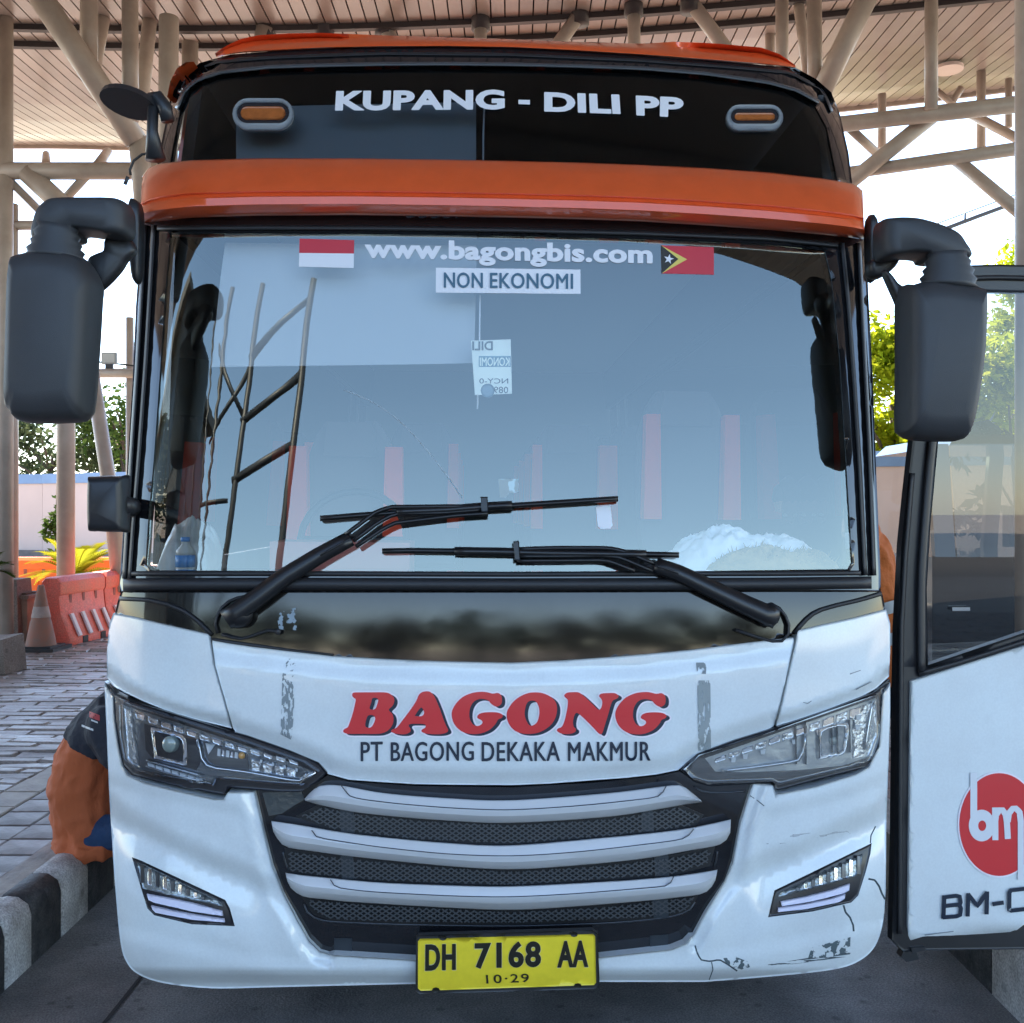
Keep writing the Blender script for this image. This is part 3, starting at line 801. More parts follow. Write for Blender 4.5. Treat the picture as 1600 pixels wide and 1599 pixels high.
wall_run(-.1, .42, .34, mat("wall_foot", (.20, .17, .15), .9, var=.4, vscale=3), "wall_foot", pts, None, -.04)

# ================================================================== TREES AND PLANTS
def leaves(c, r, n, size, m, parent, seed, name="foliage", squash=1.0, clumps=14, droop=.3):
    rnd = random.Random(seed); P = []; F = []
    cl = []
    for _ in range(clumps):
        while True:
            q = Vector((rnd.uniform(-1, 1), rnd.uniform(-1, 1), rnd.uniform(-1, 1)))
            if .25 < q.length < 1: break
        cl.append((Vector((q.x * r[0], q.y * r[1], q.z * r[2])), rnd.uniform(.22, .42)))
    for _ in range(n):
        k, s_ = cl[rnd.randrange(len(cl))]
        d = Vector((rnd.gauss(0, 1), rnd.gauss(0, 1), rnd.gauss(0, 1))).normalized() * rnd.random() ** .45
        p = Vector(c) + k + Vector((d.x * r[0], d.y * r[1], d.z * r[2] * squash)) * s_
        u = Vector((rnd.gauss(0, 1), rnd.gauss(0, 1), rnd.gauss(0, .6) - droop)).normalized(); w = u.cross(Vector((rnd.gauss(0, 1), rnd.gauss(0, 1), rnd.gauss(0, 1)))).normalized()
        L = size * rnd.uniform(.6, 1.3); b = len(P)
        P += [p, p + u * L * .5 + w * L * .22, p + u * L, p + u * L * .5 - w * L * .22]; F.append((b, b + 1, b + 2, b + 3))
    return mesh(name, P, F, m, parent, False, False)
def tree(x, y, h, r, n, size, m, label, seed, group=None, z0=0.0, cat="tree", trunk_r=.14, crown_z=.62, clumps=16):
    rnd = random.Random(seed); e = empty("tree", (x, y, z0), label, cat, group)
    mb = MB(); top = Vector((rnd.uniform(-.2, .2), rnd.uniform(-.2, .2), h * .62))
    mb.tube([(0, 0, -.1), (rnd.uniform(-.08, .08), 0, h * .3), top], [trunk_r, trunk_r * .75, trunk_r * .4], 9)
    mb.build("trunk", BARK, e, True)
    for k in range(5):
        a = k * 1.256 + rnd.uniform(-.4, .4); s_ = Vector((0, 0, h * rnd.uniform(.32, .55)))
        MB().tube([s_, s_ + Vector((math.cos(a) * r[0] * .35, math.sin(a) * r[1] * .35, h * .14)), s_ + Vector((math.cos(a) * r[0] * .75, math.sin(a) * r[1] * .75, h * .22))], [trunk_r * .5, trunk_r * .3, trunk_r * .12], 7).build("limb", BARK, e, True)
    leaves((0, 0, h * crown_z), r, n, size, m, e, seed + 50, "crown", clumps=clumps)
    return e
tree(9.3, 25, 7.0, (2.3, 2.0, 2.5), 14000, .24, LEAF_Y, "tall yellow green tree lit from behind, right of the bus above the blue wall band", 11, clumps=34, crown_z=.58)
tree(12.4, 25.5, 6.6, (2.6, 2.2, 2.4), 12000, .24, LEAF_Y, "yellow green tree seen through the open door's window", 12, clumps=26)
tree(17.5, 27, 6.4, (2.4, 2.2, 2.2), 5000, .28, LEAF_G, "green tree at the right edge behind the door window", 13, clumps=20)
tree(17.9, 36.5, 12.6, (1.2, 1.2, 1.7), 1500, .26, LEAF_Y, "small leafy treetop at the right edge below the pipe frame", 14, crown_z=.78, clumps=14)
tree(-18.5, 41, 6.4, (3.0, 2.2, 2.4), 2500, .34, LEAF_D, "dark shrubby tree over the wall left of the pale column", 15, clumps=26, crown_z=.66)
tree(-16.2, 43, 5.8, (2.4, 2.0, 2.1), 1800, .34, LEAF_D, "dark shrubby tree over the wall right of the pale column", 16, clumps=18, crown_z=.64)
tree(-15.1, 40, 8.4, (1.7, 1.6, 3.2), 2600, .30, LEAF_G, "airy tree beside the left windscreen pillar over the wall", 17, clumps=22, crown_z=.62)
tree(-22.5, 42, 6.6, (3.2, 2.2, 2.4), 2000, .34, LEAF_D, "dark shrubby tree at the left edge over the wall", 18, clumps=20, crown_z=.66)
def fronds(x, y, z, n, L, m, label, cat, seed, width=.05, up=.9, pinn=26, plen=.22):
    rnd = random.Random(seed); e = empty("palm_shrub", (x, y, z), label, cat)
    MB().tube([(0, 0, -.1), (0, 0, .28)], [.13, .10], 9).build("stem", BARK, e, True)
    for k in range(n):
        a = k * 2.399 + rnd.uniform(-.2, .2); el = rnd.uniform(.35, 1.25) * up; l = L * rnd.uniform(.75, 1.1); P = []; F = []
        prev = None
        for j in range(pinn + 1):
            t = j / pinn; rr = l * math.cos(el) * t; zz = .25 + l * math.sin(el) * t - .55 * l * t * t * (1.2 - .4 * el)
            q = Vector((math.cos(a) * rr, math.sin(a) * rr, zz)); side = Vector((-math.sin(a), math.cos(a), 0))
            if prev is not None:
                dd = (q - prev).normalized(); b = len(P)
                P += [prev - side * .006, prev + side * .006, q + side * .005, q - side * .005]; F.append((b, b + 1, b + 2, b + 3))
                pl = plen * math.sin(math.pi * min(1, t * .9 + .12)) * rnd.uniform(.85, 1.1)
                for s_ in (-1, 1):
                    b = len(P); tip = q + side * s_ * pl * .75 + dd * pl * .5 - Vector((0, 0, .2 * pl)) + Vector((0, 0, .25 * pl))
                    P += [q, q + dd * .03, tip]; F.append((b, b + 1, b + 2))
            prev = q
        mesh("frond", P, F, m, e, False, False)
    return e
p = world_at(118, 905, 13.6)
fronds(p.x, p.y, p.z - .25, 34, 1.05, LEAF_C, "bright yellow green palm shrub between the orange barriers and the bus", "shrub", 21, up=1.0)
p = world_at(-6, 905, 10.2)
fronds(p.x - .12, p.y, p.z - .2, 8, .42, LEAF_G, "small palm shrub at the left edge beside the column base", "shrub", 22)
cl = empty("climbing_plant", world_at(84, 850, 20), "dark climbing plant hanging down the wall left of the pale column", "plant")
MB().tube([(0.05, 0, -.5), (0.08, 0, 1.2)], .03, 7).build("stem", BARK, cl, True)
leaves((0.05, 0, .45), (.16, .16, .85), 260, .17, LEAF_G, cl, 23, "leaves", clumps=10)

# slender shrub with dark leaves between the door and the wall
e = empty("shrub", (4.85, 10.0, PH), "sparse shrub with dark narrow leaves seen through the open door's window", "shrub")
MB().tube([(0, 0, -.1), (.1, 0, 1.2), (.0, 0, 2.5)], [.035, .03, .01], 7).build("stem", BARK, e, True)
for k, (bx, bz, tx, tz) in enumerate(((0, .9, -.6, 1.55), (.1, 1.1, .75, 1.7), (.05, 1.5, -.45, 2.2), (.05, 1.7, .55, 2.35), (0.1, .8, .9, 1.3))):
    MB().tube([(bx, 0, bz), ((bx + tx) / 2, 0, (bz + tz) / 2 + .08), (tx, .05, tz)], [.016, .011, .005], 6).build("branch", BARK, e, True)
    leaves((tx * .8, 0, tz * .97), (.34, .25, .22), 110, .17, mat("leaf_black_green", (.012, .018, .008), .7), e, 70 + k, "leaves", clumps=7, droop=.8)
# trees across the forecourt, behind the viewer (they show in the gloss of the bus)
for k, (x, y, h, rx) in enumerate([(-20, -52, 9.5, 5), (-9, -47, 8.0, 4.6), (0.5, -50, 9.0, 5.2), (10, -46, 8.4, 4.6), (19, -50, 10.0, 5.2), (30, -54, 9.5, 5), (-32, -56, 10, 5)]):
    tree(x, y, h, (rx * 1.15, 3.2, h * .42), 4200, .62, LEAF_B if k % 2 else LEAF_D, "broad tree across the forecourt mirrored in the gloss of the bus", 40 + k, "trees across the forecourt", crown_z=.44, clumps=40, trunk_r=.22)

# ================================================================== THE BUS
bus = empty("bus", (0, 0, 0), "white and orange intercity coach facing the viewer under the canopy", "bus")
bus.matrix_world = BUS_M
def sub(name, parent, label=None):
    """An empty holding the pieces of one part."""
    o = bpy.data.objects.new(name, None); COL.objects.link(o); o.parent = parent; o.empty_display_size = .1
    if label: o["label"] = label
    return o

# ---- shell behind the panels, sides, roof, rear
def grid_front(name, x0, x1, z0, z1, off, m, parent, nx=26, nz=14):
    P = []; F = []
    for j in range(nz + 1):
        for i in range(nx + 1):
            x = x0 + (x1 - x0) * i / nx; z = z0 + (z1 - z0) * j / nz; P.append((x, FS(x, z) - off, z))
    for j in range(nz):
        for i in range(nx): F.append((j * (nx + 1) + i, j * (nx + 1) + i + 1, (j + 1) * (nx + 1) + i + 1, (j + 1) * (nx + 1) + i))
    return mesh(name, P, F, m, parent, True)
grid_front("front_frame", -1.19, 1.19, .33, 1.50, -.075, SHELL, bus)
def side_shell(z0, z1, m, name, xin=0.0, y0=.55, y1=11.2):
    for s in (-1, 1):
        w0 = look(WT, z0) - .02 - xin; w1 = look(WT, z1) - .02 - xin
        mb = MB(); P = []
        for y in (y0 + (z0 > 1.4) * .1, y1):
            P += [(s * w0, y, z0), (s * w1, y, z1), (s * (w1 - .04), y, z1), (s * (w0 - .04), y, z0)]
        mb.add(P, [(0, 1, 2, 3), (7, 6, 5, 4), (0, 4, 5, 1), (1, 5, 6, 2), (2, 6, 7, 3), (3, 7, 4, 0)])
        mb.build(name, m, bus)
side_shell(.36, 1.50, WHITE, "side_panel")
side_shell(1.503, 2.80, glass_mat("side_glass", .03, (.42, .44, .45)), "side_window")
side_shell(2.803, 3.20, ORANGE, "side_panel", .0, .62)
side_shell(2.70, 3.19, SHELL, "cab_lining", .05, .50)
rf = []
for y in (.72, 1.0, 2.0, 6.0, 11.0, 11.25):
    k = .10 if y > 11.1 else 0.0
    row = []
    for i in range(17):
        a = -1 + 2 * i / 16; x = a * 1.15; z = 3.265 + (.16 if y > .8 else .13) * (1 - abs(a) ** 4) - k
        row.append((x, y, z))
    rf.append(row)
RV = [p for r_ in rf for p in r_]; RF = [(j * 17 + i, j * 17 + i + 1, (j + 1) * 17 + i + 1, (j + 1) * 17 + i) for j in range(5) for i in range(16)]
mesh("roof", RV, RF, ORANGE, bus, True)
mesh("roof_lining", [(x * .985, y, z - .035) for x, y, z in RV], RF, SHELL, bus, True)
MB().box((0, 11.22, 1.8), (2.34, .05, 2.85)).build("rear_panel", WHITE, bus)
MB().box((0, 5.9, .52), (2.3, 10.4, .10)).build("chassis_floor", SHELL, bus)
for s in (-1, 1):
    for y in (2.6, 8.2):
        w_ = sub("wheel", bus)
        ring = lambda r, x: [(x, y + r * math.cos(2 * math.pi * k / 28), .50 + r * math.sin(2 * math.pi * k / 28)) for k in range(28)]
        x0 = s * 1.20; x1 = s * .92
        MB().rings([ring(.44, x1), ring(.49, x1 + s * .03), ring(.49, x0 - s * .03), ring(.44, x0)]).build("tyre", TYRE, w_, True)
        MB().rings([ring(.28, x0 - s * .02), ring(.28, x0 + s * .005), ring(.22, x0 + s * .006), ring(.2, x0 - s * .03), ring(.07, x0 - s * .02), ring(.06, x0 + s * .02)]).build("rim", SILVER, w_)

# ---- lower bumper
GR_L = [(398, 1238), (400, 1246), (413, 1303), (426, 1355), (443, 1396), (466, 1440), (483, 1470), (500, 1487), (521, 1493), (600, 1498), (650, 1501), (800, 1502)]
GR_R = [(935, 1497), (1050, 1484), (1070, 1476), (1084, 1461), (1101, 1429), (1132, 1379), (1145, 1349), (1157, 1286), (1172, 1238), (1177, 1224)]
BUMP = [(163, 1068), (168, 1078), (176, 1090), (178, 1127), (185, 1172), (191, 1198), (199, 1212), (226, 1224), (275, 1236), (334, 1249), (349, 1250), (356, 1239), (398, 1238)] + GR_L[1:] + GR_R + \
       [(1208, 1228), (1212, 1241), (1221, 1241), (1275, 1230), (1337, 1211), (1357, 1200), (1374, 1168), (1380, 1086), (1391, 1068), (1391, 1110), (1388, 1200), (1385, 1280), ] + smooth([(1384, 1390), (1380, 1440), (1368, 1478), (1343, 1502), (1300, 1516), (1200, 1527), (1100, 1535)], 5, False) + [
        (935, 1535), (800, 1536), (650, 1538), (520, 1541), ] + smooth([(400, 1544), (330, 1545), (256, 1537), (216, 1523), (197, 1503), (188, 1472), (181, 1400)], 5, False) + [ (176, 1330), (171, 1250), (167, 1150)]
CR_L = [(160, 1268), (180, 1287), (225, 1311), (280, 1339), (325, 1360), (375, 1380), (420, 1400), (470, 1440)]
CR_R = [(1405, 1262), (1385, 1281), (1366, 1292), (1325, 1310), (1262, 1340), (1200, 1362), (1150, 1384), (1110, 1420)]
LOW_L = [(180, 1455), (240, 1470), (330, 1490), (400, 1505), (480, 1513), (650, 1514)]
LOW_R = [(935, 1512), (1050, 1504), (1150, 1492), (1250, 1473), (1340, 1452), (1400, 1435)]
LEDGE_L = [(160, 1212), (225, 1232), (335, 1257), (378, 1266), (392, 1290), (405, 1330)]
LEDGE_R = [(1400, 1205), (1330, 1236), (1240, 1260), (1195, 1270), (1180, 1295), (1165, 1340)]
def bump_relief(x, y):
    o = 0.0
    if y > 1190:
        if x < 520 and x > 150:
            d = seg_dist(CR_L, x, y)
            o += -.036 * (sstep(-36, 2, d) if d < 0 else max(0.0, 1 - d / 88) ** 1.3) * (1 - sstep(400, 470, x))
            dl = seg_dist(LEDGE_L, x, y); o += -.010 * sstep(-12, 14, dl) * (1 - sstep(40, 120, dl)) * (1 - sstep(380, 420, x))
            dg = abs(seg_dist(GR_L, x, y)); o += -.020 * (1 - sstep(5, 26, dg))
        elif x > 1080:
            d = -seg_dist(CR_R, x, y)
            o += -.036 * (sstep(-36, 2, d) if d < 0 else max(0.0, 1 - d / 88) ** 1.3) * sstep(1105, 1165, x)
            dl = -seg_dist(LEDGE_R, x, y); o += -.010 * sstep(-12, 14, dl) * (1 - sstep(40, 120, dl)) * sstep(1160, 1195, x)
            dg = abs(seg_dist(GR_R, x, y)); o += -.020 * (1 - sstep(5, 26, dg))
    if y > 1440:
        dl = seg_dist(LOW_L if x < 790 else LOW_R, x, y)
        o += .010 * sstep(-16, 16, dl) - .045 * sstep(1512, 1545, y)
    return o
bumper = patch("bumper", BUMP, .012, WHITE, bus, thick=.06, grid=9, bev=.006, bpx=3.5, relief=bump_relief, creases=[CR_L[:-1], CR_R[:-1], [(x, y - 34) for x, y in CR_L[:-2]], [(x, y - 34) for x, y in CR_R[:-2]]])

# ---- hood, corner panels, cowl
HOOD_TOP = [(331, 1001), (360, 1006), (400, 1012), (460, 1019), (520, 1026), (590, 1030), (650, 1033), (720, 1035), (800, 1036.5), (880, 1033), (950, 1028), (1010, 1023), (1075, 1017), (1130, 1010), (1195, 1002), (1240, 997)]
HOOD_BOT = [(1209, 1135), (1200, 1141), (1150, 1157), (1100, 1176), (1072, 1193), (1060, 1204), (1025, 1211), (980, 1216), (925, 1220), (860, 1225), (800, 1227.5), (720, 1227), (650, 1226), (600, 1223), (545, 1219), (512, 1210), (504, 1201), (462, 1181), (430, 1167), (400, 1157), (370, 1147)]
HOOD = HOOD_TOP + [(1241, 1002), (1233, 1040), (1219, 1100)] + HOOD_BOT + [(364, 1138), (351, 1092), (336, 1040)]
HC = [(331, 1026), (440, 1040), (560, 1053), (800, 1060), (1000, 1052), (1150, 1035), (1250, 1020)]
def hood_relief(x, y):
    d = seg_dist(HC, x, y)
    low = lerp_poly(HOOD_BOT, 1 - (x - 370) / 840) if 370 <= x <= 1209 else (x, 1140)
    k = low[1] - y
    o = .010 * sstep(-14, 14, d) * (1 - .6 * sstep(20, 110, d))
    return o - .032 * (1 - sstep(-2, 34, k)) ** 1.4
patch("hood", HOOD, .016, WHITE, bus, thick=.05, grid=10, bev=.005, bpx=3, relief=hood_relief)
CORN_L = [(177, 959), (205, 964), (260, 977), (327, 992), (329, 1002), (335, 1040), (350, 1092), (362, 1139), (330, 1131), (300, 1124), (260, 1111), (225, 1097), (195, 1083), (176, 1072), (167, 1060), (167, 1020), (171, 975)]
CORN_R = [(1385, 953), (1340, 965), (1290, 976), (1246, 986), (1244, 1002), (1235, 1040), (1222, 1098), (1213, 1135), (1240, 1128), (1300, 1107), (1345, 1090), (1370, 1076), (1389, 1058), (1391, 1020), (1391, 975)]
def corner_relief(x, y):
    b = [(167, 1060), (195, 1083), (225, 1097), (260, 1111), (300, 1124), (362, 1139)] if x < 780 else [(1389, 1058), (1370, 1076), (1345, 1090), (1300, 1107), (1240, 1128), (1213, 1135)]
    return -.03 * (1 - sstep(0, 20, abs(seg_dist(b, x, y))))
patch("corner_panel", CORN_L, .016, WHITE, bus, thick=.05, grid=9, bev=.005, bpx=3, relief=corner_relief)
patch("corner_panel", CORN_R, .016, WHITE, bus, thick=.05, grid=9, bev=.005, bpx=3, relief=corner_relief)
COWL = [(190, 922), (400, 922), (800, 922), (1200, 920), (1372, 916), (1379, 930), (1384, 956), (1340, 968), (1246, 990), (1195, 1006), (1075, 1021), (950, 1032), (800, 1041), (650, 1037), (520, 1030), (400, 1016), (331, 1004), (260, 981), (179, 962), (184, 940)]
patch("cowl_panel", COWL, .004, COWLM, bus, thick=.03, grid=18, bev=.003)
ribbon("cowl_seam", [(186, 936), (230, 938), (262, 945), (290, 957), (312, 974), (330, 993)], 7, .006, .008, RUBBER, bus)
ribbon("cowl_seam", [(1242, 990), (1256, 972), (1275, 956), (1305, 947), (1345, 938), (1378, 928)], 7, .006, .008, RUBBER, bus)
ribbon("cowl_seam", [(331, 1001), (400, 1010), (460, 1018), (520, 1024)], (8, 3), .008, .004, RUBBER, bus)

# ---- windscreen and frame
WS_HOLE = [(266, 366), (420, 366), (600, 367), (800, 370), (1000, 375), (1180, 382), (1289, 392), (1300, 440), (1312, 560), (1322, 720), (1332, 880), (1326, 890), (1100, 893), (800, 894), (500, 893), (236, 892), (227, 884), (231, 820), (240, 720), (250, 580), (258, 460)]
WS_OUT = [(222, 338), (400, 334), (560, 334), (800, 337), (1000, 341), (1200, 352), (1353, 366), (1358, 480), (1364, 600), (1370, 760), (1376, 900), (1376, 926), (1200, 926), (800, 927), (400, 927), (187, 927), (189, 880), (195, 790), (202, 680), (207, 600), (212, 480), (218, 400)]
patch("windscreen_frame", WS_OUT, .010, BLACKG, bus, thick=.05, grid=20, bev=.006, bpx=4, holes=[WS_HOLE])
WS_GL = [(252, 355), (600, 354), (800, 358), (1000, 362), (1300, 380), (1312, 440), (1325, 600), (1338, 760), (1344, 900), (800, 905), (216, 900), (228, 740), (244, 500)]
patch("windscreen", WS_GL, .0, SCREEN, bus, thick=.008, grid=22)
ribbon("windscreen_gasket", [(205, 897), (400, 897), (800, 898), (1200, 897), (1345, 896)], 8, .012, .010, RUBBER, bus)
ribbon("windscreen_gasket", [(192, 914), (400, 913), (800, 914), (1200, 913), (1362, 911)], 20, .010, .022, RUBBER, bus, label="lower rubber moulding under the windscreen")
ribbon("windscreen_gasket", [(245, 357), (420, 356), (600, 357), (800, 360), (1000, 365), (1200, 373), (1310, 384)], 8, .012, .009, RUBBER, bus)
for l in ([(240, 352), (234, 460), (228, 560), (218, 700), (208, 820), (202, 905)], [(226, 352), (221, 460), (214, 580), (206, 700), (200, 800), (194, 905)],
          [(1316, 380), (1326, 480), (1335, 600), (1344, 740), (1352, 900)], [(1342, 380), (1347, 480), (1353, 600), (1360, 740), (1366, 900)]):
    ribbon("pillar_seam", l, 7, .011, .012, RUBBER, bus)

# ---- orange visor band
VT = [(222, 276), (229, 264), (243, 257), (300, 251), (400, 248), (550, 248), (700, 250), (800, 252), (900, 254.5), (1000, 258), (1100, 263), (1200, 270), (1290, 280), (1335, 288), (1348, 297)]
VB = [(219, 350), (226, 350), (243, 347), (300, 341), (400, 338), (550, 337), (700, 339), (800, 341), (900, 343.5), (1000, 347), (1100, 353), (1200, 360), (1290, 368), (1335, 373), (1351, 375)]
loft("visor_band", VT, VB, [(0, -.03), (0.0, .045), (.03, .062), (.14, .078), (.19, .090), (.50, .112), (.57, .114), (.60, .103), (.64, .103), (.67, .118), (.80, .116), (.93, .082), (1.0, .045), (1.0, -.02)], ORANGE, bus, n=64, ang=50)

# ---- upper windscreen and roof front
UG = [(238, 290), (245, 262), (252, 225), (260, 187), (267, 150), (281, 126), (312, 99), (360, 86), (440, 80), (550, 75.5), (680, 74), (800, 76), (900, 81), (1000, 88), (1100, 95), (1200, 103), (1242, 106), (1275, 124), (1299, 145), (1312, 178), (1326, 240), (1333, 300), (1200, 292), (1000, 276), (800, 268), (500, 264)]
UGI = [(262, 280), (270, 230), (282, 170), (300, 134), (335, 118), (420, 107), (600, 101), (800, 102), (1000, 108), (1140, 121), (1230, 137), (1270, 160), (1292, 200), (1310, 290), (1200, 284), (1000, 268), (800, 260), (500, 256)]
patch("upper_frame", UG, .006, BLACKG, bus, thick=.04, grid=18, bev=.006, holes=[UGI])
patch("upper_windscreen", offset_poly(UGI, 5), -.004, UGLASS, bus, thick=.008, grid=22)
ribbon("upper_gasket", [(276, 170), (288, 140), (310, 124), (345, 113), (420, 105), (500, 102.5), (600, 100.5), (700, 100), (800, 101), (900, 103.5), (1000, 107), (1100, 115), (1200, 129), (1245, 141), (1280, 160)], 7, .006, .009, mat("grey_rubber", (.06, .065, .07), .25), bus)
ribbon("upper_gasket", [(300, 112), (340, 97), (430, 90), (600, 84), (800, 86), (1000, 95), (1150, 106), (1235, 114), (1285, 140), (1300, 175)], 5, .006, .006, RUBBER, bus)
RT = [(336, 84), (352, 73), (375, 62), (400, 56), (450, 53), (500, 52), (600, 56), (700, 59), (800, 62), (900, 66), (1000, 69), (1025, 68), (1050, 66), (1110, 68), (1190, 75), (1220, 86), (1243, 103)]
RB = [(338, 90), (358, 85.5), (380, 83), (400, 82), (450, 79.5), (500, 76.5), (600, 74), (700, 73.5), (800, 75), (900, 80), (1000, 86.5), (1025, 88.5), (1050, 90.5), (1110, 95.5), (1190, 101.5), (1220, 104), (1243, 106)]
loft("roof_cap", RT, RB, [(0, -.05), (0, .0), (.3, .012), (.75, .024), (.93, .020), (1, .010), (1, -.02)], ORANGE, bus, n=60, ang=50)
patch("roof_corner", [(261, 152), (266, 128), (276, 108), (290, 98), (303, 97), (290, 108), (277, 124), (268, 141)], .004, ORANGE, bus, thick=.05, grid=10, bev=.004)
# marker lamps behind the upper glass
for pts, g in (((363, 154, 459, 204), 0), ((1135, 164, 1224, 205), 1)):
    x0, y0, x1, y1 = pts; lamp = sub("marker_lamp", bus)
    def pill(x0, y0, x1, y1, n=10):
        r = (y1 - y0) / 2; cy = (y0 + y1) / 2; out = []
        for k in range(n + 1): a = -math.pi / 2 + math.pi * k / n; out.append((x1 - r + r * math.cos(a), cy + r * math.sin(a)))
        for k in range(n + 1): a = math.pi / 2 + math.pi * k / n; out.append((x0 + r + r * math.cos(a), cy + r * math.sin(a)))
        return out
    ring_m = mat("lamp_ring", (.24, .255, .265), .3)
    patch("bezel", pill(x0, y0, x1, y1), .012, ring_m, lamp, thick=.02, grid=10, bev=.006, holes=[pill(x0 + 7, y0 + 7, x1 - 7, y1 - 11)])
    patch("lens", pill(x0 + 6, y0 + 6, x1 - 6, y1 - 10), .004, LAMPBLK, lamp, thick=.01, grid=10)
    patch("reflector", pill(x0 + 13, y0 + 13, x1 - 13, y1 - 16), .010, AMBER, lamp, thick=.01, grid=8, bev=.004)
# grey roller shades inside
patch("sun_shade", [(369, 168), (744, 160), (744, 262), (369, 256)], -.10, SHADE, bus, thick=.01, grid=40)
patch("sun_shade", [(352, 380), (745, 384), (741, 568), (650, 570), (330, 574), (345, 430)], -.10, SHADE, bus, thick=.01, grid=40)
ribbon("centre_post", [(757, 160), (755, 215), (755, 256)], 3, -.06, .006, LETW, bus)
ribbon("cord", [(750, 462), (749, 545), (746, 640)], 2.5, -.06, .004, LETW, bus)

# ---- lettering and stickers
lettering("KUPANG", [(524, 173.5), (788, 171.5), (788, 141), (526, 143)], .001, LETW, bus, bold=.036, sp=1.05, heavy=.7, label="KUPANG in white block letters on upper glass")
lettering("-", [(810, 163.5), (828, 164), (828, 157), (810, 156.5)], .001, LETW, bus)
lettering("DILI", [(851, 174.5), (969, 178.5), (967, 149), (851, 145)], .001, LETW, bus, bold=.036, sp=1.05, heavy=.7, label="DILI in white block letters on upper glass")
lettering("PP", [(995, 180.5), (1066, 184), (1068, 153.5), (994, 150.5)], .001, LETW, bus, bold=.036, sp=1.05, heavy=.7, label="PP in white block letters on upper glass")
lettering("www.bagongbis.com", [(570, 412), (1019, 421), (1019, 383.5), (570, 374)], .001, LETW, bus, bold=.03, sp=1.04, heavy=.6, label="web address in white letters")
st = patch("sticker", [(681, 419), (907, 422), (907, 460), (681, 458)], .001, LETW, bus, thick=.002, grid=30, label="white strip reading NON EKONOMI")
lettering("NON", [(694, 450), (754, 450.5), (754, 427), (694, 426.5)], .0022, mat("teal_vinyl", (.05, .13, .19), .4), st, sp=1.06, heavy=.55)
lettering("EKONOMI", [(766, 450.6), (895, 452), (895, 428.5), (766, 427)], .0022, mat("teal_vinyl", (.05, .13, .19), .4), st, sp=1.06, heavy=.55)
fl = patch("flag_sticker", [(468, 373.5), (553.5, 376), (553, 397), (467.5, 396)], .001, FLAGRED, bus, thick=.0015, grid=20, label="red and white flag sticker")
patch("stripe", [(467.5, 396), (553, 397), (552.5, 419.5), (467, 417.5)], .001, LETW, fl, thick=.0015, grid=20)
fl2 = patch("flag_sticker", [(1033, 384), (1115.5, 387), (1115.5, 430), (1034, 428)], .001, FLAGRED, bus, thick=.0015, grid=20, label="red flag sticker with yellow and black triangles and white star")
patch("stripe", [(1033, 384), (1073.5, 406), (1034, 428)], .002, FLAGYEL, fl2, thick=.001, grid=20)
patch("stripe", [(1033, 384), (1060, 405.5), (1034, 428)], .003, PLATEBLK, fl2, thick=.001, grid=20)
star = []
for k in range(10):
    a = R(-78) + math.pi * k / 5; r_ = 8 if k % 2 == 0 else 3.2; star.append((1045 + r_ * math.cos(a), 405.5 + r_ * math.sin(a)))
patch("star", star, .004, LETW, fl2, thick=.001, grid=20)
patch("sticker", [(931, 793), (954, 791), (957, 822), (953, 827), (938, 827), (934, 822)], .001, LETW, bus, thick=.0015, grid=20, label="small white tag with rounded corners on the windscreen")
patch("sticker", [(779, 749), (810, 749), (810, 770), (796, 771), (790, 778), (781, 778)], .0, mat("sticker_grey", (.42, .5, .5), .5), bus, thick=.001, grid=20)
nt_ = patch("notice_sheet", [(736, 533), (798, 531), (800, 616), (742, 618)], -.012, PATCHPALE, bus, thick=.001, grid=20, label="pale notice with reversed writing behind the glass")  # added pale panel, its colour stands in for a bright patch in the glass
lettering("DILI", [(738, 548), (770, 548), (770, 534), (738, 534)], -.011, PLATEBLK, nt_, flip=True, bold=.02)
patch("stripe", [(748, 557), (798, 557), (798, 574), (748, 574)], -.0112, mat("bright_patch_blue", (.12, .22, .27), .5), nt_, thick=.0005, grid=20)
lettering("KONOMI", [(750, 572.5), (796, 572.5), (796, 559.5), (750, 559.5)], -.0105, PATCHPALE, nt_, flip=True, heavy=.3)
lettering("NCY-0", [(749, 600), (794, 600), (794, 592), (749, 592)], -.011, PLATEBLK, nt_, flip=True)
lettering("0899", [(764, 615), (794, 615), (794, 605), (764, 605)], -.011, PLATEBLK, nt_, flip=True)
patch("suction_cup", [(762 + 11 * math.cos(a * .449), 611 + 11 * math.sin(a * .449)) for a in range(14)], -.006, mat("cup_grey", (.14, .2, .23), .3), bus, thick=.01, grid=8, bev=.006)

ribbon("wiper_smear", smooth([(538, 610), (580, 628), (620, 655), (655, 690), (690, 733), (722, 778)], 5, False), 2.0, .0004, .0006, mat("smear_grey", (.36, .42, .45), .6), bus, n=24)
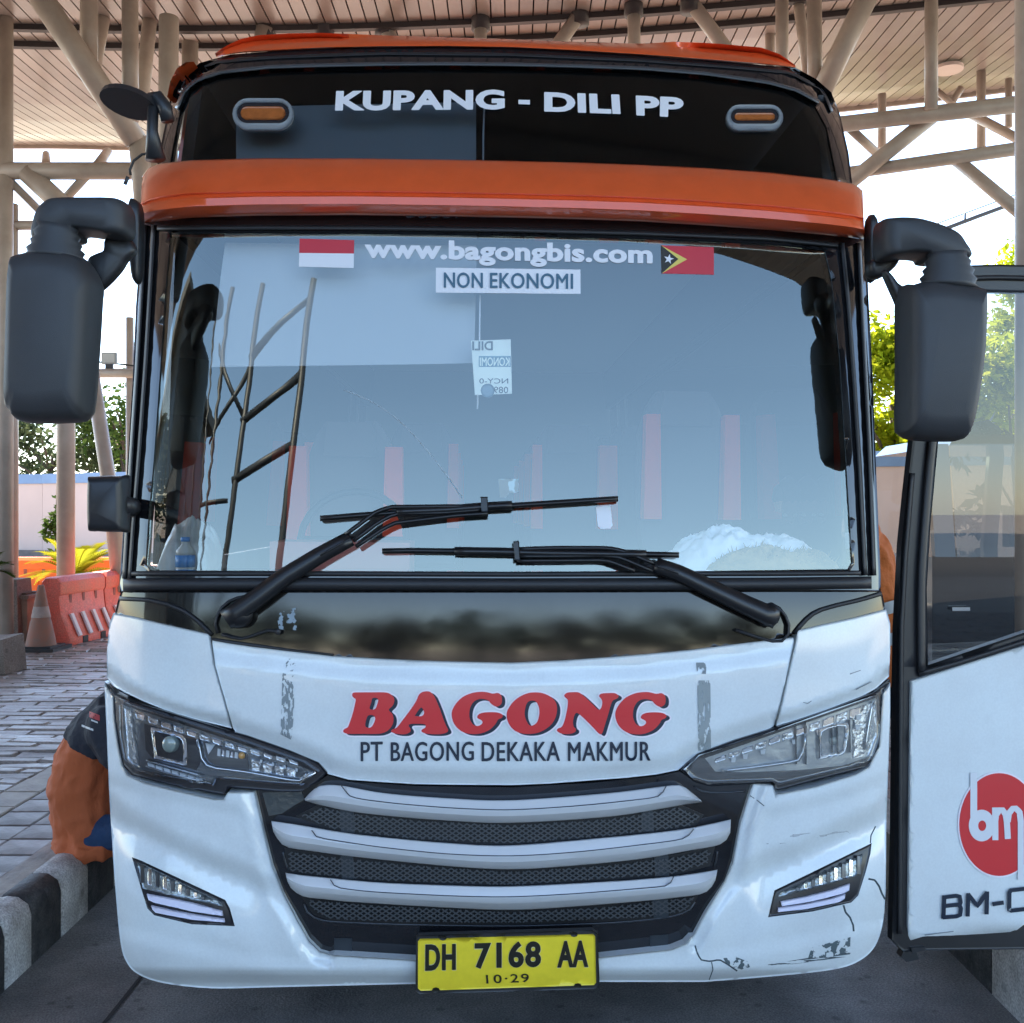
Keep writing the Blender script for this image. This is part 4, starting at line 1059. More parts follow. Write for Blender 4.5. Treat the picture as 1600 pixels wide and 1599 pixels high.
# ---- brand lettering on the hood, traced letter by letter
def tr(pts, ox, oy, s=8.889): return [(ox + x / s, oy + y / s) for x, y in pts]
G_OUT = [(440, 105), (540, 110), (620, 130), (690, 120), (735, 150), (750, 210), (735, 280), (670, 310), (600, 270), (560, 225), (500, 205), (430, 205), (360, 240), (310, 320), (295, 420), (310, 500), (350, 560), (410, 580), (460, 560), (480, 530), (465, 500), (410, 470), (410, 440), (440, 410), (520, 390), (650, 388), (730, 405), (762, 440), (740, 470), (695, 490), (660, 550), (580, 630), (480, 675), (380, 692), (250, 678), (150, 625), (80, 540), (52, 440), (60, 360), (110, 270), (200, 180), (320, 125)]
LET = [
    (tr([(180, 150), (200, 116), (300, 112), (460, 112), (620, 112), (700, 130), (755, 180), (765, 240), (740, 300), (688, 356), (735, 410), (755, 480), (740, 560), (680, 640), (590, 680), (500, 690), (300, 688), (110, 686), (55, 655), (75, 620), (120, 595), (150, 520), (190, 400), (220, 270), (230, 210), (200, 185)], 530, 1070),
     [tr([(460, 195), (520, 190), (542, 215), (530, 270), (500, 340), (440, 352), (422, 325), (445, 250)], 530, 1070), tr([(400, 435), (470, 430), (500, 470), (485, 530), (450, 590), (400, 605), (362, 580), (370, 510)], 530, 1070)]),
    (tr([(1210, 98), (1260, 105), (1310, 150), (1340, 205), (1400, 350), (1460, 520), (1495, 595), (1514, 640), (1490, 670), (1400, 692), (1230, 688), (1148, 660), (1150, 630), (1196, 600), (1190, 556), (1080, 548), (985, 552), (965, 580), (990, 620), (985, 660), (920, 692), (800, 688), (724, 660), (735, 630), (800, 600), (880, 500), (1000, 340), (1070, 230), (1105, 150), (1150, 110)], 530, 1070),
     [tr([(1140, 322), (1165, 350), (1180, 395), (1150, 440), (1056, 442), (1065, 415), (1100, 360)], 530, 1070)]),
    (tr(G_OUT, 700, 1070), []),
    (tr([(1220, 112), (1320, 125), (1420, 170), (1490, 240), (1515, 330), (1500, 440), (1450, 540), (1360, 620), (1240, 675), (1100, 690), (970, 665), (880, 600), (825, 500), (816, 400), (850, 320), (920, 230), (1020, 160), (1120, 122)], 700, 1070),
     [tr([(1160, 225), (1220, 240), (1260, 310), (1270, 400), (1250, 500), (1210, 555), (1140, 575), (1090, 510), (1065, 420), (1075, 320), (1105, 250)], 700, 1070)]),
    (tr([(105, 150), (150, 116), (230, 110), (300, 112), (360, 150), (470, 250), (560, 340), (592, 355), (620, 320), (632, 250), (620, 205), (588, 165), (620, 130), (720, 122), (810, 125), (858, 160), (840, 195), (780, 225), (750, 290), (710, 430), (660, 590), (630, 680), (590, 687), (500, 595), (400, 495), (290, 400), (248, 425), (225, 520), (235, 590), (264, 620), (255, 660), (180, 690), (70, 685), (6, 650), (15, 615), (70, 590), (110, 500), (145, 340), (155, 240), (145, 205), (115, 180)], 870, 1070), []),
    (tr([(x + 762, y + 3) for x, y in G_OUT], 870, 1070), [])]
for (o_, hs), nm in zip(LET, "BAGONG"):
    red = smooth(o_, 3); hl = [smooth(h, 3) for h in hs]
    g_ = patch("lettering", red, .0205, LETRED, bus, thick=.001, grid=7, holes=hl, relief=hood_relief)
    sh = lambda P_: [(x + 5.2, y + 2.8) for x, y in P_]
    patch("shadow_layer", sh(red), .0196, LETNAVY, g_, thick=.001, grid=8, holes=[sh(h) for h in hl], relief=hood_relief)
    patch("halo_layer", offset_poly(red, 2.6), .0186, LETPINK, g_, thick=.001, grid=8, relief=hood_relief, holes=[offset_poly(h, -2.2) for h in hl])
    patch("halo_layer", offset_poly(sh(red), 2.6), .0182, LETPINK, g_, thick=.001, grid=8, relief=hood_relief, holes=[offset_poly(h, -2.2) for h in hl])
for wd, x0, x1 in (("PT", 564, 597.5), ("BAGONG", 611, 740), ("DEKAKA", 753, 874.5), ("MAKMUR", 888, 1016)):
    lettering(wd, [(x0, 1190), (x1, 1189.3), (x1, 1159.8), (x0, 1160.5)], .0185, LETNAVY, bus, sp=1.08, heavy=.6, hitf=lambda px, py, off=0: bhit(px, py, off + hood_relief(px, py)))
# tape residue, scuffs and chips
patch("tape_mark", [(441, 1060), (460, 1068), (459, 1120), (455, 1157), (438, 1148), (440, 1100)], .0182, TAPE, bus, thick=.0008, grid=14, relief=hood_relief)
patch("tape_mark", [(445, 1030), (462, 1030), (460, 1062), (440, 1064)], .0182, residue_mat("tape_fleck", (.24, .27, .28), 90, .62), bus, thick=.0008, grid=14, relief=hood_relief)
patch("tape_mark", [(1090, 1064), (1110, 1064), (1111, 1172), (1091, 1174)], .0182, residue_mat("tape_full", (.30, .33, .33), 60, .42, (2, 1, .4)), bus, thick=.0008, grid=14, relief=hood_relief)
patch("tape_mark", [(1088, 1036), (1104, 1036), (1103, 1054), (1089, 1052)], .0182, TAPE, bus, thick=.0008, grid=14, relief=hood_relief)
patch("tape_mark", [(432, 960), (462, 950), (464, 986), (436, 984)], .0052, residue_mat("cowl_fleck", (.28, .34, .38), 60, .5), bus, thick=.0006, grid=14)
patch("scuff_mark", [(1268, 1482), (1310, 1470), (1329, 1465), (1328, 1492), (1290, 1497), (1262, 1500)], .0125, CHIP, bus, thick=.0006, grid=12, relief=bump_relief)
patch("scuff_mark", [(1200, 1508), (1290, 1493), (1330, 1488), (1328, 1495), (1200, 1513)], .0125, residue_mat("long_scratch", (.07, .09, .1), 26, .55, (.5, 1, 4)), bus, thick=.0006, grid=12, relief=bump_relief)
patch("scuff_mark", [(1130, 1498), (1150, 1496), (1168, 1503), (1172, 1512), (1150, 1518), (1136, 1508)], .0125, CHIP, bus, thick=.0006, grid=9, relief=bump_relief)
patch("scuff_mark", [(1190, 1310), (1320, 1296), (1330, 1304), (1200, 1322)], .0125, residue_mat("faint_scratch", (.45, .47, .48), 20, .56, (.5, 1, 4)), bus, thick=.0006, grid=12, relief=bump_relief)
rel_hit = lambda px, py, off=0: bhit(px, py, off + bump_relief(px, py))
for l, w in (([(1318, 1415), (1321, 1426), (1328, 1434), (1333, 1446), (1334, 1456)], 3.2), ([(1357, 1374), (1367, 1376), (1374, 1386), (1378, 1397), (1383, 1406)], 3.2), ([(1086, 1478), (1090, 1492), (1096, 1501), (1110, 1503), (1124, 1500), (1136, 1507), (1152, 1518)], 2.6), ([(1112, 1504), (1114, 1516), (1108, 1532)], 1.6), ([(1360, 1318), (1361, 1306), (1368, 1292)], 2.0), ([(1172, 1244), (1184, 1252), (1194, 1260)], 1.5)):
    ribbon("crack", l, w, .0115, .0012, mat("crack_dark", (.05, .07, .08), .9), bus, hitf=rel_hit, n=14)
for l in ([(1328, 1054), (1345, 1048)], [(1255, 1098), (1262, 1100), (1268, 1096)], [(1338, 1078), (1362, 1066)]):
    ribbon("scratch", l, 1.4, .0158, .0008, mat("scratch_grey", (.25, .27, .28), .8), bus, n=4)

# ---- grille
grille = sub("grille", bus)
GSUR = [(398, 1236), (430, 1232), (498, 1222), (512, 1212), (545, 1222), (650, 1229), (800, 1231), (925, 1224), (1025, 1214), (1062, 1206), (1085, 1222), (1110, 1229), (1178, 1224)] + list(reversed(GR_R)) + [(800, 1503)] + list(reversed(GR_L[1:-1]))
patch("surround", GSUR, -.030, BLACKG, grille, thick=.03, grid=18)
def arc3(l): return smooth(l, 6, False)
B1T = arc3([(476, 1249), (487, 1237), (502, 1228), (535, 1228.5), (600, 1240), (700, 1248), (800, 1251), (950, 1240), (1040, 1229), (1064, 1228), (1082, 1240), (1096, 1252)])
B1B = arc3([(477, 1252), (490, 1256), (502, 1259), (550, 1269), (610, 1276), (700, 1283), (800, 1286.5), (950, 1277), (1040, 1263), (1062, 1259), (1082, 1256), (1097, 1254)])
B2T = arc3([(424, 1283.5), (450, 1287), (475, 1291), (540, 1302), (600, 1309), (700, 1318), (800, 1321.5), (950, 1309), (1030, 1301), (1075, 1295), (1110, 1288), (1142, 1281)])
B2B = arc3([(427, 1300), (436, 1315), (450, 1325), (490, 1331), (550, 1339), (700, 1354), (800, 1359), (900, 1353), (1000, 1343), (1070, 1331), (1126, 1320), (1141, 1302)])
B3T = arc3([(446, 1364.5), (470, 1368), (500, 1371), (550, 1376), (600, 1380), (700, 1384), (800, 1385.5), (950, 1378), (1020, 1373), (1060, 1369), (1095, 1364), (1121, 1359.5)])
B3B = arc3([(449, 1378), (456, 1390), (475, 1402), (510, 1406), (550, 1410), (700, 1419), (800, 1422.5), (900, 1417), (1000, 1409), (1050, 1404), (1101, 1396), (1118, 1376)])
for T_, B_, gl in ((B1T, B1B, [(533, 1228), (541, 1238), (553, 1247), (600, 1254), (650, 1259), (720, 1264), (800, 1266), (900, 1260), (980, 1252), (1025, 1246), (1036, 1238), (1041, 1229)]),
                   (B2T, B2B, [(487, 1298), (492, 1305), (501, 1310), (550, 1318), (600, 1325), (700, 1335), (800, 1338), (900, 1332), (1000, 1321), (1060, 1313), (1076, 1306), (1084, 1296)]),
                   (B3T, B3B, [(516, 1375), (521, 1382), (530, 1388), (580, 1394), (650, 1398), (720, 1401), (800, 1402), (900, 1397), (1000, 1389), (1040, 1385), (1049, 1378), (1053, 1370)])):
    bar = loft("grille_bar", T_, B_, [(0, -.03), (0, .0), (.04, .006), (.42, .022), (.48, .024), (.70, .020), (.74, .016), (.96, -.004), (1, -.012), (1, -.03)], SILVER, grille, n=60, ang=30)
    ribbon("groove", smooth(gl, 4, False), 1.8, .0228, .0022, GUNM, bar, n=50)
MESHR = [[(470, 1276), (500, 1262), (560, 1273), (650, 1283), (800, 1290), (950, 1281), (1062, 1262), (1094, 1276), (1082, 1291), (950, 1307), (800, 1319), (650, 1312), (520, 1296)],
         [(449, 1331), (520, 1340), (650, 1353), (800, 1363), (950, 1353), (1050, 1341), (1112, 1328), (1106, 1350), (1055, 1366), (800, 1384), (600, 1377), (500, 1368), (453, 1362)],
         [(478, 1406), (560, 1414), (800, 1426), (950, 1418), (1086, 1402), (1072, 1424), (1010, 1434), (800, 1443), (620, 1441), (520, 1437), (492, 1426)]]
for reg in MESHR:
    patch("mesh_back", offset_poly(reg, 4), -.026, SHELL, grille, thick=.004, grid=30)
    P = []; F = []
    x0 = min(p[0] for p in reg); x1 = max(p[0] for p in reg); y0 = min(p[1] for p in reg); y1 = max(p[1] for p in reg)
    for sgn in (1, -1):
        c0 = x0 - (y1 - y0) * 2; c = c0
        while c < x1 + (y1 - y0) * 2:
            run = []
            for k in range(41):
                y = y0 + (y1 - y0) * k / 40; x = c + sgn * 1.55 * (y - y0)
                if inside(reg, x, y): run.append((x, y))
                elif len(run) > 1: break
                else: run = []
            if len(run) > 1:
                (ax, ay), (bx, by) = run[0], run[-1]
                for i in range(3):
                    t0, t1 = i / 3, (i + 1) / 3; b = len(P)
                    for t in (t0, t1):
                        x, y = ax + (bx - ax) * t, ay + (by - ay) * t
                        P += [bhit(x - .62, y + sgn * .95, -.019), bhit(x + .62, y - sgn * .95, -.019), bhit(x, y, -.024)]
                    F += [(b, b + 1, b + 4, b + 3), (b + 1, b + 2, b + 5, b + 4), (b + 2, b, b + 3, b + 5)]
            c += 11.5
    o = mesh("grille_mesh", P, F, mat("mesh_wire", (.075, .08, .085), .4, metal=.3), grille); o["kind"] = "stuff"
for x0, x1, y0, y1 in ((531, 552, 1262, 1302), (1002, 1020, 1262, 1300), (532, 551, 1334, 1374), (1022, 1044, 1332, 1370), (1020, 1043, 1405, 1435)):
    patch("stay", [(x0, y0), (x1, y0), (x1 + 2, y1), (x0 + 2, y1)], -.021, mat("stay_grey", (.03, .036, .042), .4), grille, thick=.006, grid=20)
ribbon("trim_line", smooth([(475, 1413), (479, 1425), (490, 1434), (510, 1440), (560, 1443), (650, 1446), (800, 1448), (950, 1443), (1030, 1436), (1060, 1430), (1078, 1422), (1086, 1410)], 4, False), 3, -.030, .005, GUNM, grille)
ribbon("trim_line", [(442, 1332), (446, 1348), (451, 1360)], 3, -.030, .005, GUNM, grille)
ribbon("trim_line", [(1121, 1331), (1119, 1345), (1116, 1356)], 3, -.030, .005, GUNM, grille)
ribbon("trim_line", [(1085, 1230), (1100, 1239), (1130, 1240), (1165, 1237)], 3, -.030, .005, GUNM, grille)
for q in ([(522, 1467), (550, 1467), (550, 1488), (522, 1486)], [(1016, 1463), (1044, 1461), (1044, 1480), (1016, 1484)]):
    patch("bracket", q, -.028, mat("stay_grey", (.03, .036, .042), .4), grille, thick=.006, grid=20)
patch("bracket", [(410, 1240), (470, 1236), (476, 1250), (462, 1258), (440, 1272), (420, 1276)], -.026, mat("bracket_glint", (.10, .11, .11), .25, metal=.5, bump=.4, bscale=30), grille, thick=.006, grid=12)

# ---- number plate
pf = patch("licence_plate", [(654, 1462), (926, 1454), (934, 1460), (937, 1539), (930, 1546), (656, 1554), (649, 1549), (650, 1467)], .045, mat("plate_frame", (.035, .035, .037), .4), bus, thick=.02, grid=30, bev=.003, label="yellow number plate in a dark frame")
patch("plate", [(656, 1468), (927, 1460.5), (930, 1464), (931.5, 1536), (928, 1540), (657, 1549), (653, 1545), (653, 1472)], .0475, YELLOW, pf, thick=.002, grid=30, bev=.001)
for s_, q in (("DH", [(663.5, 1518.5), (713, 1517), (713, 1475), (664, 1476)]), ("7168", [(741, 1515.5), (846, 1513), (846, 1470), (741, 1473)]), ("AA", [(870, 1513.5), (920, 1512.5), (920, 1469.5), (871, 1470.5)])):
    lettering(s_, q, .0478, mat("plate_halo", (.80, .72, .42), .5), pf, bold=.05, sp=1.1, th=.0006)
    q2 = [(q[0][0] + 1.2, q[0][1] - 1), (q[1][0] - 1.2, q[1][1] - 1), (q[2][0] - 1.2, q[2][1] + 1), (q[3][0] + 1.2, q[3][1] + 1)]
    lettering(s_, q2, .0482, PLATEBLK, pf, bold=.026, sp=1.1, heavy=.6, th=.0016)
lettering("10·29", [(760, 1538), (827, 1535.5), (826, 1522), (759, 1524)], .0482, PLATEBLK, pf, bold=.012, sp=1.2)
for x, y in ((692, 1466.5), (897, 1461), (681, 1548), (903, 1541.5)):
    patch("bolt", [(x + 6 * math.cos(a * .785), y + 4 * math.sin(a * .785)) for a in range(8)], .051, PLATEBLK, pf, thick=.006, grid=8, bev=.001)

# ---- headlights
def H(cx, cy, ox=160.0, s=4.444): return (ox + cx / s, 1060 + cy / s)
def HL(l, ox=160.0): return [H(x, y, ox) for x, y in l]
hl = sub("headlight", bus, "clear headlight with projector, on the left of the picture")
patch("housing", HL([(14, 26), (40, 45), (100, 108), (200, 160), (560, 270), (905, 375), (1000, 400), (1300, 505), (1500, 588), (1562, 660), (1490, 725), (1370, 792), (1250, 792), (872, 762), (850, 812), (780, 802), (480, 745), (205, 675), (140, 605), (98, 480), (80, 300), (66, 130), (40, 85)]), .000, LAMPBLK, hl, thick=.03, grid=14, bev=.003)
patch("reflector", HL([(145, 185), (235, 215), (1000, 470), (1480, 655), (1370, 735), (790, 690), (765, 738), (700, 725), (240, 632), (165, 560), (148, 400)]), .003, mat("lamp_inner", (.16, .18, .20), .22, metal=.8, bump=.25, bscale=25), hl, thick=.004, grid=14)
patch("side_reflector", HL([(150, 190), (200, 215), (215, 300), (235, 450), (260, 620), (215, 610), (175, 560), (168, 420)]), .008, CHROMEF, hl, thick=.006, grid=8, bev=.003)
patch("lamp_pocket", HL([(290, 320), (640, 415), (680, 470), (690, 560), (650, 640), (600, 625), (350, 565), (300, 500)]), .007, LAMPBLK, hl, thick=.006, grid=12)
patch("bezel", smooth(HL([(335, 350), (360, 345), (520, 385), (560, 405), (584, 450), (586, 590), (565, 608), (530, 600), (375, 562), (358, 545), (345, 440)]), 3), .014, CHROME, hl, thick=.01, grid=10, bev=.004, bpx=1.5, holes=[smooth(HL([(362, 378), (380, 375), (510, 408), (540, 425), (558, 460), (558, 570), (540, 578), (400, 545), (380, 530), (366, 440)]), 3)])
for i in range(13):
    a = i / 12; x = 225 + (1290 - 225) * a; y = 235 + (560 - 235) * a + 18 * math.sin(a * 3.1); hgt = 46 - 14 * a
    patch("led_cell", HL([(x, y), (x + 70, y + 21), (x + 74, y + 21 + hgt), (x + 10, y + hgt)]), .011, CHROMEF if i % 2 else CHROME, hl, thick=.006, grid=6, bev=.004, bpx=2)
for i in range(7):
    x = 312 + i * 55.5; y = 590 + i * 17
    patch("led_cell", HL([(x, y), (x + 47, y + 13), (x + 52, y + 40), (x + 6, y + 27)]), .012, mat("led_white", (.72, .74, .76), .25), hl, thick=.006, grid=8, bev=.002, bpx=1.5)
ribbon("chrome_trim", HL([(302, 572), (480, 622), (690, 680)]), 3, .012, .005, CHROME, hl)
ribbon("chrome_trim", HL([(300, 612), (480, 668), (700, 722)]), 3, .012, .004, CHROME, hl)
ribbon("chrome_trim", smooth(HL([(655, 430), (672, 480), (682, 550), (715, 600), (770, 626), (1000, 655), (1340, 715), (1420, 690), (1480, 655)]), 4, False), 5, .012, .007, CHROME, hl)
patch("low_reflector", HL([(700, 440), (1000, 530), (1015, 640), (790, 612), (735, 580), (712, 520)]), .008, GUNM, hl, thick=.004, grid=10)
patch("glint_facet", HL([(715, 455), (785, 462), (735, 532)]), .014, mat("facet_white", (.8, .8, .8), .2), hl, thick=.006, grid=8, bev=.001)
for i in range(5):
    x = 800 + i * 30
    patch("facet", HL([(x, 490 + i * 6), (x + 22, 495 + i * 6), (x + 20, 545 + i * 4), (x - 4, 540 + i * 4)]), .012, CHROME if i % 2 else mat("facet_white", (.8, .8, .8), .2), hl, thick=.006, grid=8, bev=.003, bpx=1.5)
def blob(name, c, r, ry, off, m, parent, flat=.6):
    cen = bhit(*c, off); MB().sphere(cen, (r, ry * flat, r), 16, 10).build(name, m, parent, True)
blob("projector_lens", H(475, 460), .026, .026, .014, mat("projector_glass", (.20, .24, .22), .08, coat=1.0), hl)
blob("bulb", H(968, 540), .010, .010, .014, AMBERB, hl)
for i in range(4):
    x0 = 1030 + i * 82; y0 = 560 + i * 20
    patch("led_cell", HL([(x0, y0), (x0 + 74, y0 + 22), (x0 + 62, 655 + i * 12), (x0 + 10, 645 + i * 12)]), .011, CHROMEF, hl, thick=.006, grid=8, bev=.004, bpx=2)
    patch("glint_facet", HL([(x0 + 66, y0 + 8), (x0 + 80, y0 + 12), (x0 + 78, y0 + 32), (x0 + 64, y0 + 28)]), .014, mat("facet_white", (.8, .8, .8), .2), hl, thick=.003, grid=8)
for k in range(3):
    ribbon("chrome_trim", HL([(1360 + k * 28, 712 - k * 14), (1420 + k * 24, 660 - k * 6)]), 2.4, .012, .004, CHROME, hl, n=4)
patch("lens", HL([(112, 145), (240, 200), (700, 348), (1000, 448), (1400, 588), (1500, 655), (1380, 752), (1250, 745), (790, 706), (770, 752), (700, 742), (225, 655), (150, 570), (120, 400)]), .022, LENS, hl, thick=.016, grid=14, bev=.010, bpx=6)

hr = sub("headlight", bus, "dusty clouded headlight on the right of the picture")
O2 = 1050.0
patch("housing", HL([(65, 645), (100, 600), (180, 528), (440, 432), (700, 352), (1050, 240), (1400, 105), (1470, 50), (1512, 12), (1516, 40), (1472, 82), (1466, 250), (1452, 480), (1405, 582), (1300, 636), (1000, 712), (735, 782), (714, 770), (703, 728), (560, 738), (250, 752), (150, 722)], O2), .000, LAMPBLK, hr, thick=.03, grid=14, bev=.003)
patch("reflector", HL([(230, 560), (700, 395), (1415, 140), (1428, 400), (1390, 540), (1180, 610), (880, 640), (500, 655), (300, 650)], O2), .003, mat("lamp_inner_pale", (.42, .44, .45), .3, metal=.6, bump=.35, bscale=22), hr, thick=.004, grid=14)
ribbon("chrome_trim", smooth(HL([(350, 648), (600, 618), (860, 578), (900, 540), (925, 470), (925, 385)], O2), 4, False), 5, .012, .007, CHROME, hr)
patch("bezel", smooth(HL([(1000, 365), (1030, 352), (1200, 308), (1225, 318), (1232, 350), (1215, 470), (1190, 525), (1150, 540), (1040, 562), (1018, 555), (1024, 450)], O2), 3), .014, CHROME, hr, thick=.01, grid=10, bev=.004, bpx=1.5, holes=[smooth(HL([(1045, 375), (1185, 338), (1205, 350), (1195, 440), (1172, 508), (1060, 530), (1042, 520)], O2), 3)])
patch("lamp_pocket", HL([(1030, 360), (1210, 322), (1190, 520), (1035, 545)], O2), .006, mat("pocket_grey", (.28, .29, .30), .3, metal=.3, bump=.3, bscale=60), hr, thick=.004, grid=12)
blob("projector_lens", H(1115, 435, O2), .014, .014, .006, mat("projector_glass", (.20, .24, .22), .08, coat=1.0), hr)
for i in range(12):
    a = i / 11; x = 300 + (1330 - 300) * a; y = 560 - (560 - 190) * a; hgt = 34 + 30 * a
    patch("led_cell", HL([(x, y), (x + 76, y - 27), (x + 74, y - 25 + hgt), (x, y + hgt)], O2), .010, CHROMEF if i % 2 else CHROME, hr, thick=.006, grid=6, bev=.004, bpx=2)
for x, y0, y1 in ((858, 320, 600), (925, 300, 600), (1108, 345, 520), (1146, 335, 520), (1232, 290, 520), (1020, 360, 560)):
    ribbon("rib", HL([(x, y0), (x + 3, (y0 + y1) / 2), (x + 6, y1)], O2), 2.6, .011, .004, LAMPBLK, hr, n=6)
ribbon("chrome_trim", HL([(1400, 160), (1370, 330), (1345, 500)], O2), 4, .012, .004, CHROME, hr)
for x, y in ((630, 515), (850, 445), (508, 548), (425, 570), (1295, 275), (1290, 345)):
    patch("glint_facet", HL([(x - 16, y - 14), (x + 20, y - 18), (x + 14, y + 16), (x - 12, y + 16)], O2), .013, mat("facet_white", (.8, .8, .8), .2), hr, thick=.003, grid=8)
patch("side_reflector", HL([(1255, 240), (1415, 185), (1420, 400), (1370, 540), (1250, 560)], O2), .006, CHROMEF, hr, thick=.004, grid=8, bev=.003)
patch("lens", HL([(85, 640), (190, 540), (700, 372), (1050, 252), (1436, 112), (1446, 300), (1436, 440), (1392, 562), (1250, 628), (1000, 685), (740, 745), (690, 720), (500, 725), (250, 735), (150, 705)], O2), .022, LENSF, hr, thick=.016, grid=14, bev=.010, bpx=6)

# ---- fog lamps
for side, tri, ln, s1, s2 in (("l", [(206, 1340), (222, 1346), (352, 1407), (359, 1420), (367, 1448), (300, 1445), (241, 1431), (230, 1420)], [(214, 1350), (226, 1353), (346, 1412), (348, 1417), (275, 1402), (223, 1389)], [(229, 1398), (262, 1404), (300, 1412), (347, 1425), (348, 1432), (300, 1425), (240, 1411), (232, 1407)], [(236, 1416), (270, 1424), (310, 1431), (350, 1437), (351, 1442), (300, 1438), (243, 1427), (238, 1422)]),
                      ("r", [(1362, 1318), (1360, 1335), (1353, 1362), (1341, 1400), (1330, 1411), (1270, 1425), (1200, 1434), (1210, 1392), (1260, 1368)], [(1348, 1336), (1345, 1354), (1337, 1370), (1280, 1386), (1216, 1402), (1218, 1397), (1280, 1368)], [(1220, 1410), (1260, 1402), (1300, 1392), (1328, 1382), (1327, 1392), (1318, 1397), (1270, 1409), (1222, 1417)], [(1216, 1420), (1262, 1413), (1300, 1405), (1321, 1398), (1320, 1405), (1312, 1410), (1262, 1421), (1216, 1426)])):
    fg = patch("fog_light", tri, .016, LAMPBLK, bus, thick=.03, grid=12, bev=.004, relief=bump_relief)
    patch("lens", ln, .024, mat("fog_lens", (.30, .33, .34), .18, metal=.6, bump=.5, bscale=45), fg, thick=.006, grid=10, bev=.003, relief=bump_relief)
    c = [(sum(p[0] for p in ln) / len(ln)), (sum(p[1] for p in ln) / len(ln))]
    for k in range(9):
        t = k / 8; x = (222 + 95 * t) if side == "l" else (1342 - 95 * t)
        y = (1366 + 38 * t) if side == "l" else (1352 + 38 * t); hh = 15 * (1 - .75 * t)
        patch("facet", [(x - 3, y - hh), (x + 3, y - hh + 1), (x + 3, y + hh), (x - 3, y + hh - 1)], .0275, CHROME if k % 2 else GUNM, fg, thick=.002, grid=10, bev=.001, bpx=1, relief=bump_relief)
    patch("led_strip", s1, .027, WLED, fg, thick=.006, grid=12, bev=.003, bpx=2, relief=bump_relief)
    patch("led_strip", s2, .027, WLED, fg, thick=.006, grid=12, bev=.003, bpx=2, relief=bump_relief)

# ---- wipers
def wiper(arm, neck1, neck2, neck3, blade, clamp, spine, label):
    w_ = sub("wiper", bus, label)
    ribbon("arm", arm, (33, 25), .035, .026, WIPER, w_, n=12)
    ribbon("arm_slot", [arm[-2] if len(arm) > 2 else arm[0], arm[-1]], 4, .062, .006, RUBBER, w_, n=4)
    for l in (neck1, neck2, neck3): ribbon("rod", l, 7, .045, .012, WIPER, w_)
    ribbon("blade", blade, 9, .020, .026, WIPER, w_, n=20)
    ribbon("blade_spine", spine, 14, .030, .030, WIPER, w_, n=14)
    patch("clamp", clamp, .066, WIPER, w_, thick=.03, grid=10, bev=.004, bpx=2)
    return w_
w1 = wiper([(352, 970), (398, 938), (440, 905), (500, 868), (548, 842)], [(540, 836), (588, 800), (610, 793), (700, 792), (755, 792)], [(552, 846), (592, 816), (618, 803), (690, 802), (752, 797)], [(556, 855), (600, 826), (616, 818), (714, 806), (762, 803)],
      [(500, 811), (560, 806), (640, 800), (750, 794), (860, 787), (966, 780)], [(751, 777), (762, 777), (763, 800), (752, 801)], [(620, 800), (700, 797), (762, 792), (800, 790)], "wiper lying to the right from the left pivot")
w2 = wiper([(1214, 968), (1160, 944), (1110, 920), (1060, 896), (1024, 884)], [(1024, 882), (975, 862), (950, 857), (860, 857), (810, 859)], [(1020, 893), (970, 872), (945, 869), (860, 870), (812, 870)], [(992, 893), (955, 878), (940, 876), (850, 877), (808, 877)],
      [(597, 862), (640, 861), (720, 862), (810, 863), (930, 865), (1061, 868)], [(802, 847), (811, 846), (813, 876), (804, 876)], [(710, 862), (780, 863), (860, 865), (1010, 867)], "wiper lying to the left from the right pivot")
ribbon("nozzle_hose", smooth([(340, 990), (336, 975), (345, 952), (362, 938), (385, 932)], 4, False), 5, .008, .010, RUBBER, w1)
ribbon("nozzle_hose", smooth([(346, 992), (375, 999), (400, 992), (416, 986), (434, 988)], 4, False), 5, .012, .012, RUBBER, w1)
ribbon("nozzle_hose", smooth([(1150, 985), (1180, 995), (1215, 1004), (1230, 995), (1233, 978), (1222, 955), (1205, 944)], 4, False), 5, .010, .012, RUBBER, w2)
blob("pivot_cap", (374, 962), .040, .05, .03, WIPER, w1); blob("pivot_cap", (1200, 962), .036, .05, .03, WIPER, w2)
blob("nozzle", (434, 988), .010, .012, .02, RUBBER, w1)

# ---- mirrors
def ribs(name, l, r, n, parent, y):
    """Folded rubber bellows: stacked rings between the left and right outlines."""
    f = bplane(y); rings = []
    for i in range(n * 2 + 1):
        t = i / (n * 2); a = lerp_poly(l, t); b = lerp_poly(r, t); k = 1.0 if i % 2 == 0 else .88
        pa, pb = f(*a), f(*b); c = (pa + pb) / 2; h = (pb - pa) / 2 * k
        rings.append([c + h * math.cos(q * math.pi / 10) + Vector((0, -math.sin(q * math.pi / 10) * h.length * .75, 0)) for q in range(20)])
    return MB().rings(rings).build(name, GRAIN, parent, True)
LM = -.12
m1 = sub("side_mirror", bus, "large grey mirror arm hanging at the left of the picture")
pillow("housing", smooth([(30, 402), (70, 394), (115, 398), (137, 410), (152, 440), (151, 470), (147, 540), (140, 630), (134, 652), (118, 660), (40, 661), (24, 650), (16, 632), (18, 560), (21, 450), (24, 415)], 4), LM, .085, GRAIN, m1)
ribs("bellows", [(57, 348), (50, 372), (36, 402)], [(122, 360), (128, 385), (136, 408)], 4, m1, LM)
pillow("arm", smooth([(56, 356), (62, 336), (76, 321), (95, 315), (150, 314), (190, 315), (203, 324), (206, 345), (204, 368), (185, 373), (150, 368), (124, 366), (118, 378), (70, 384), (54, 376)], 4), LM + .04, .065, GRAIN, m1)
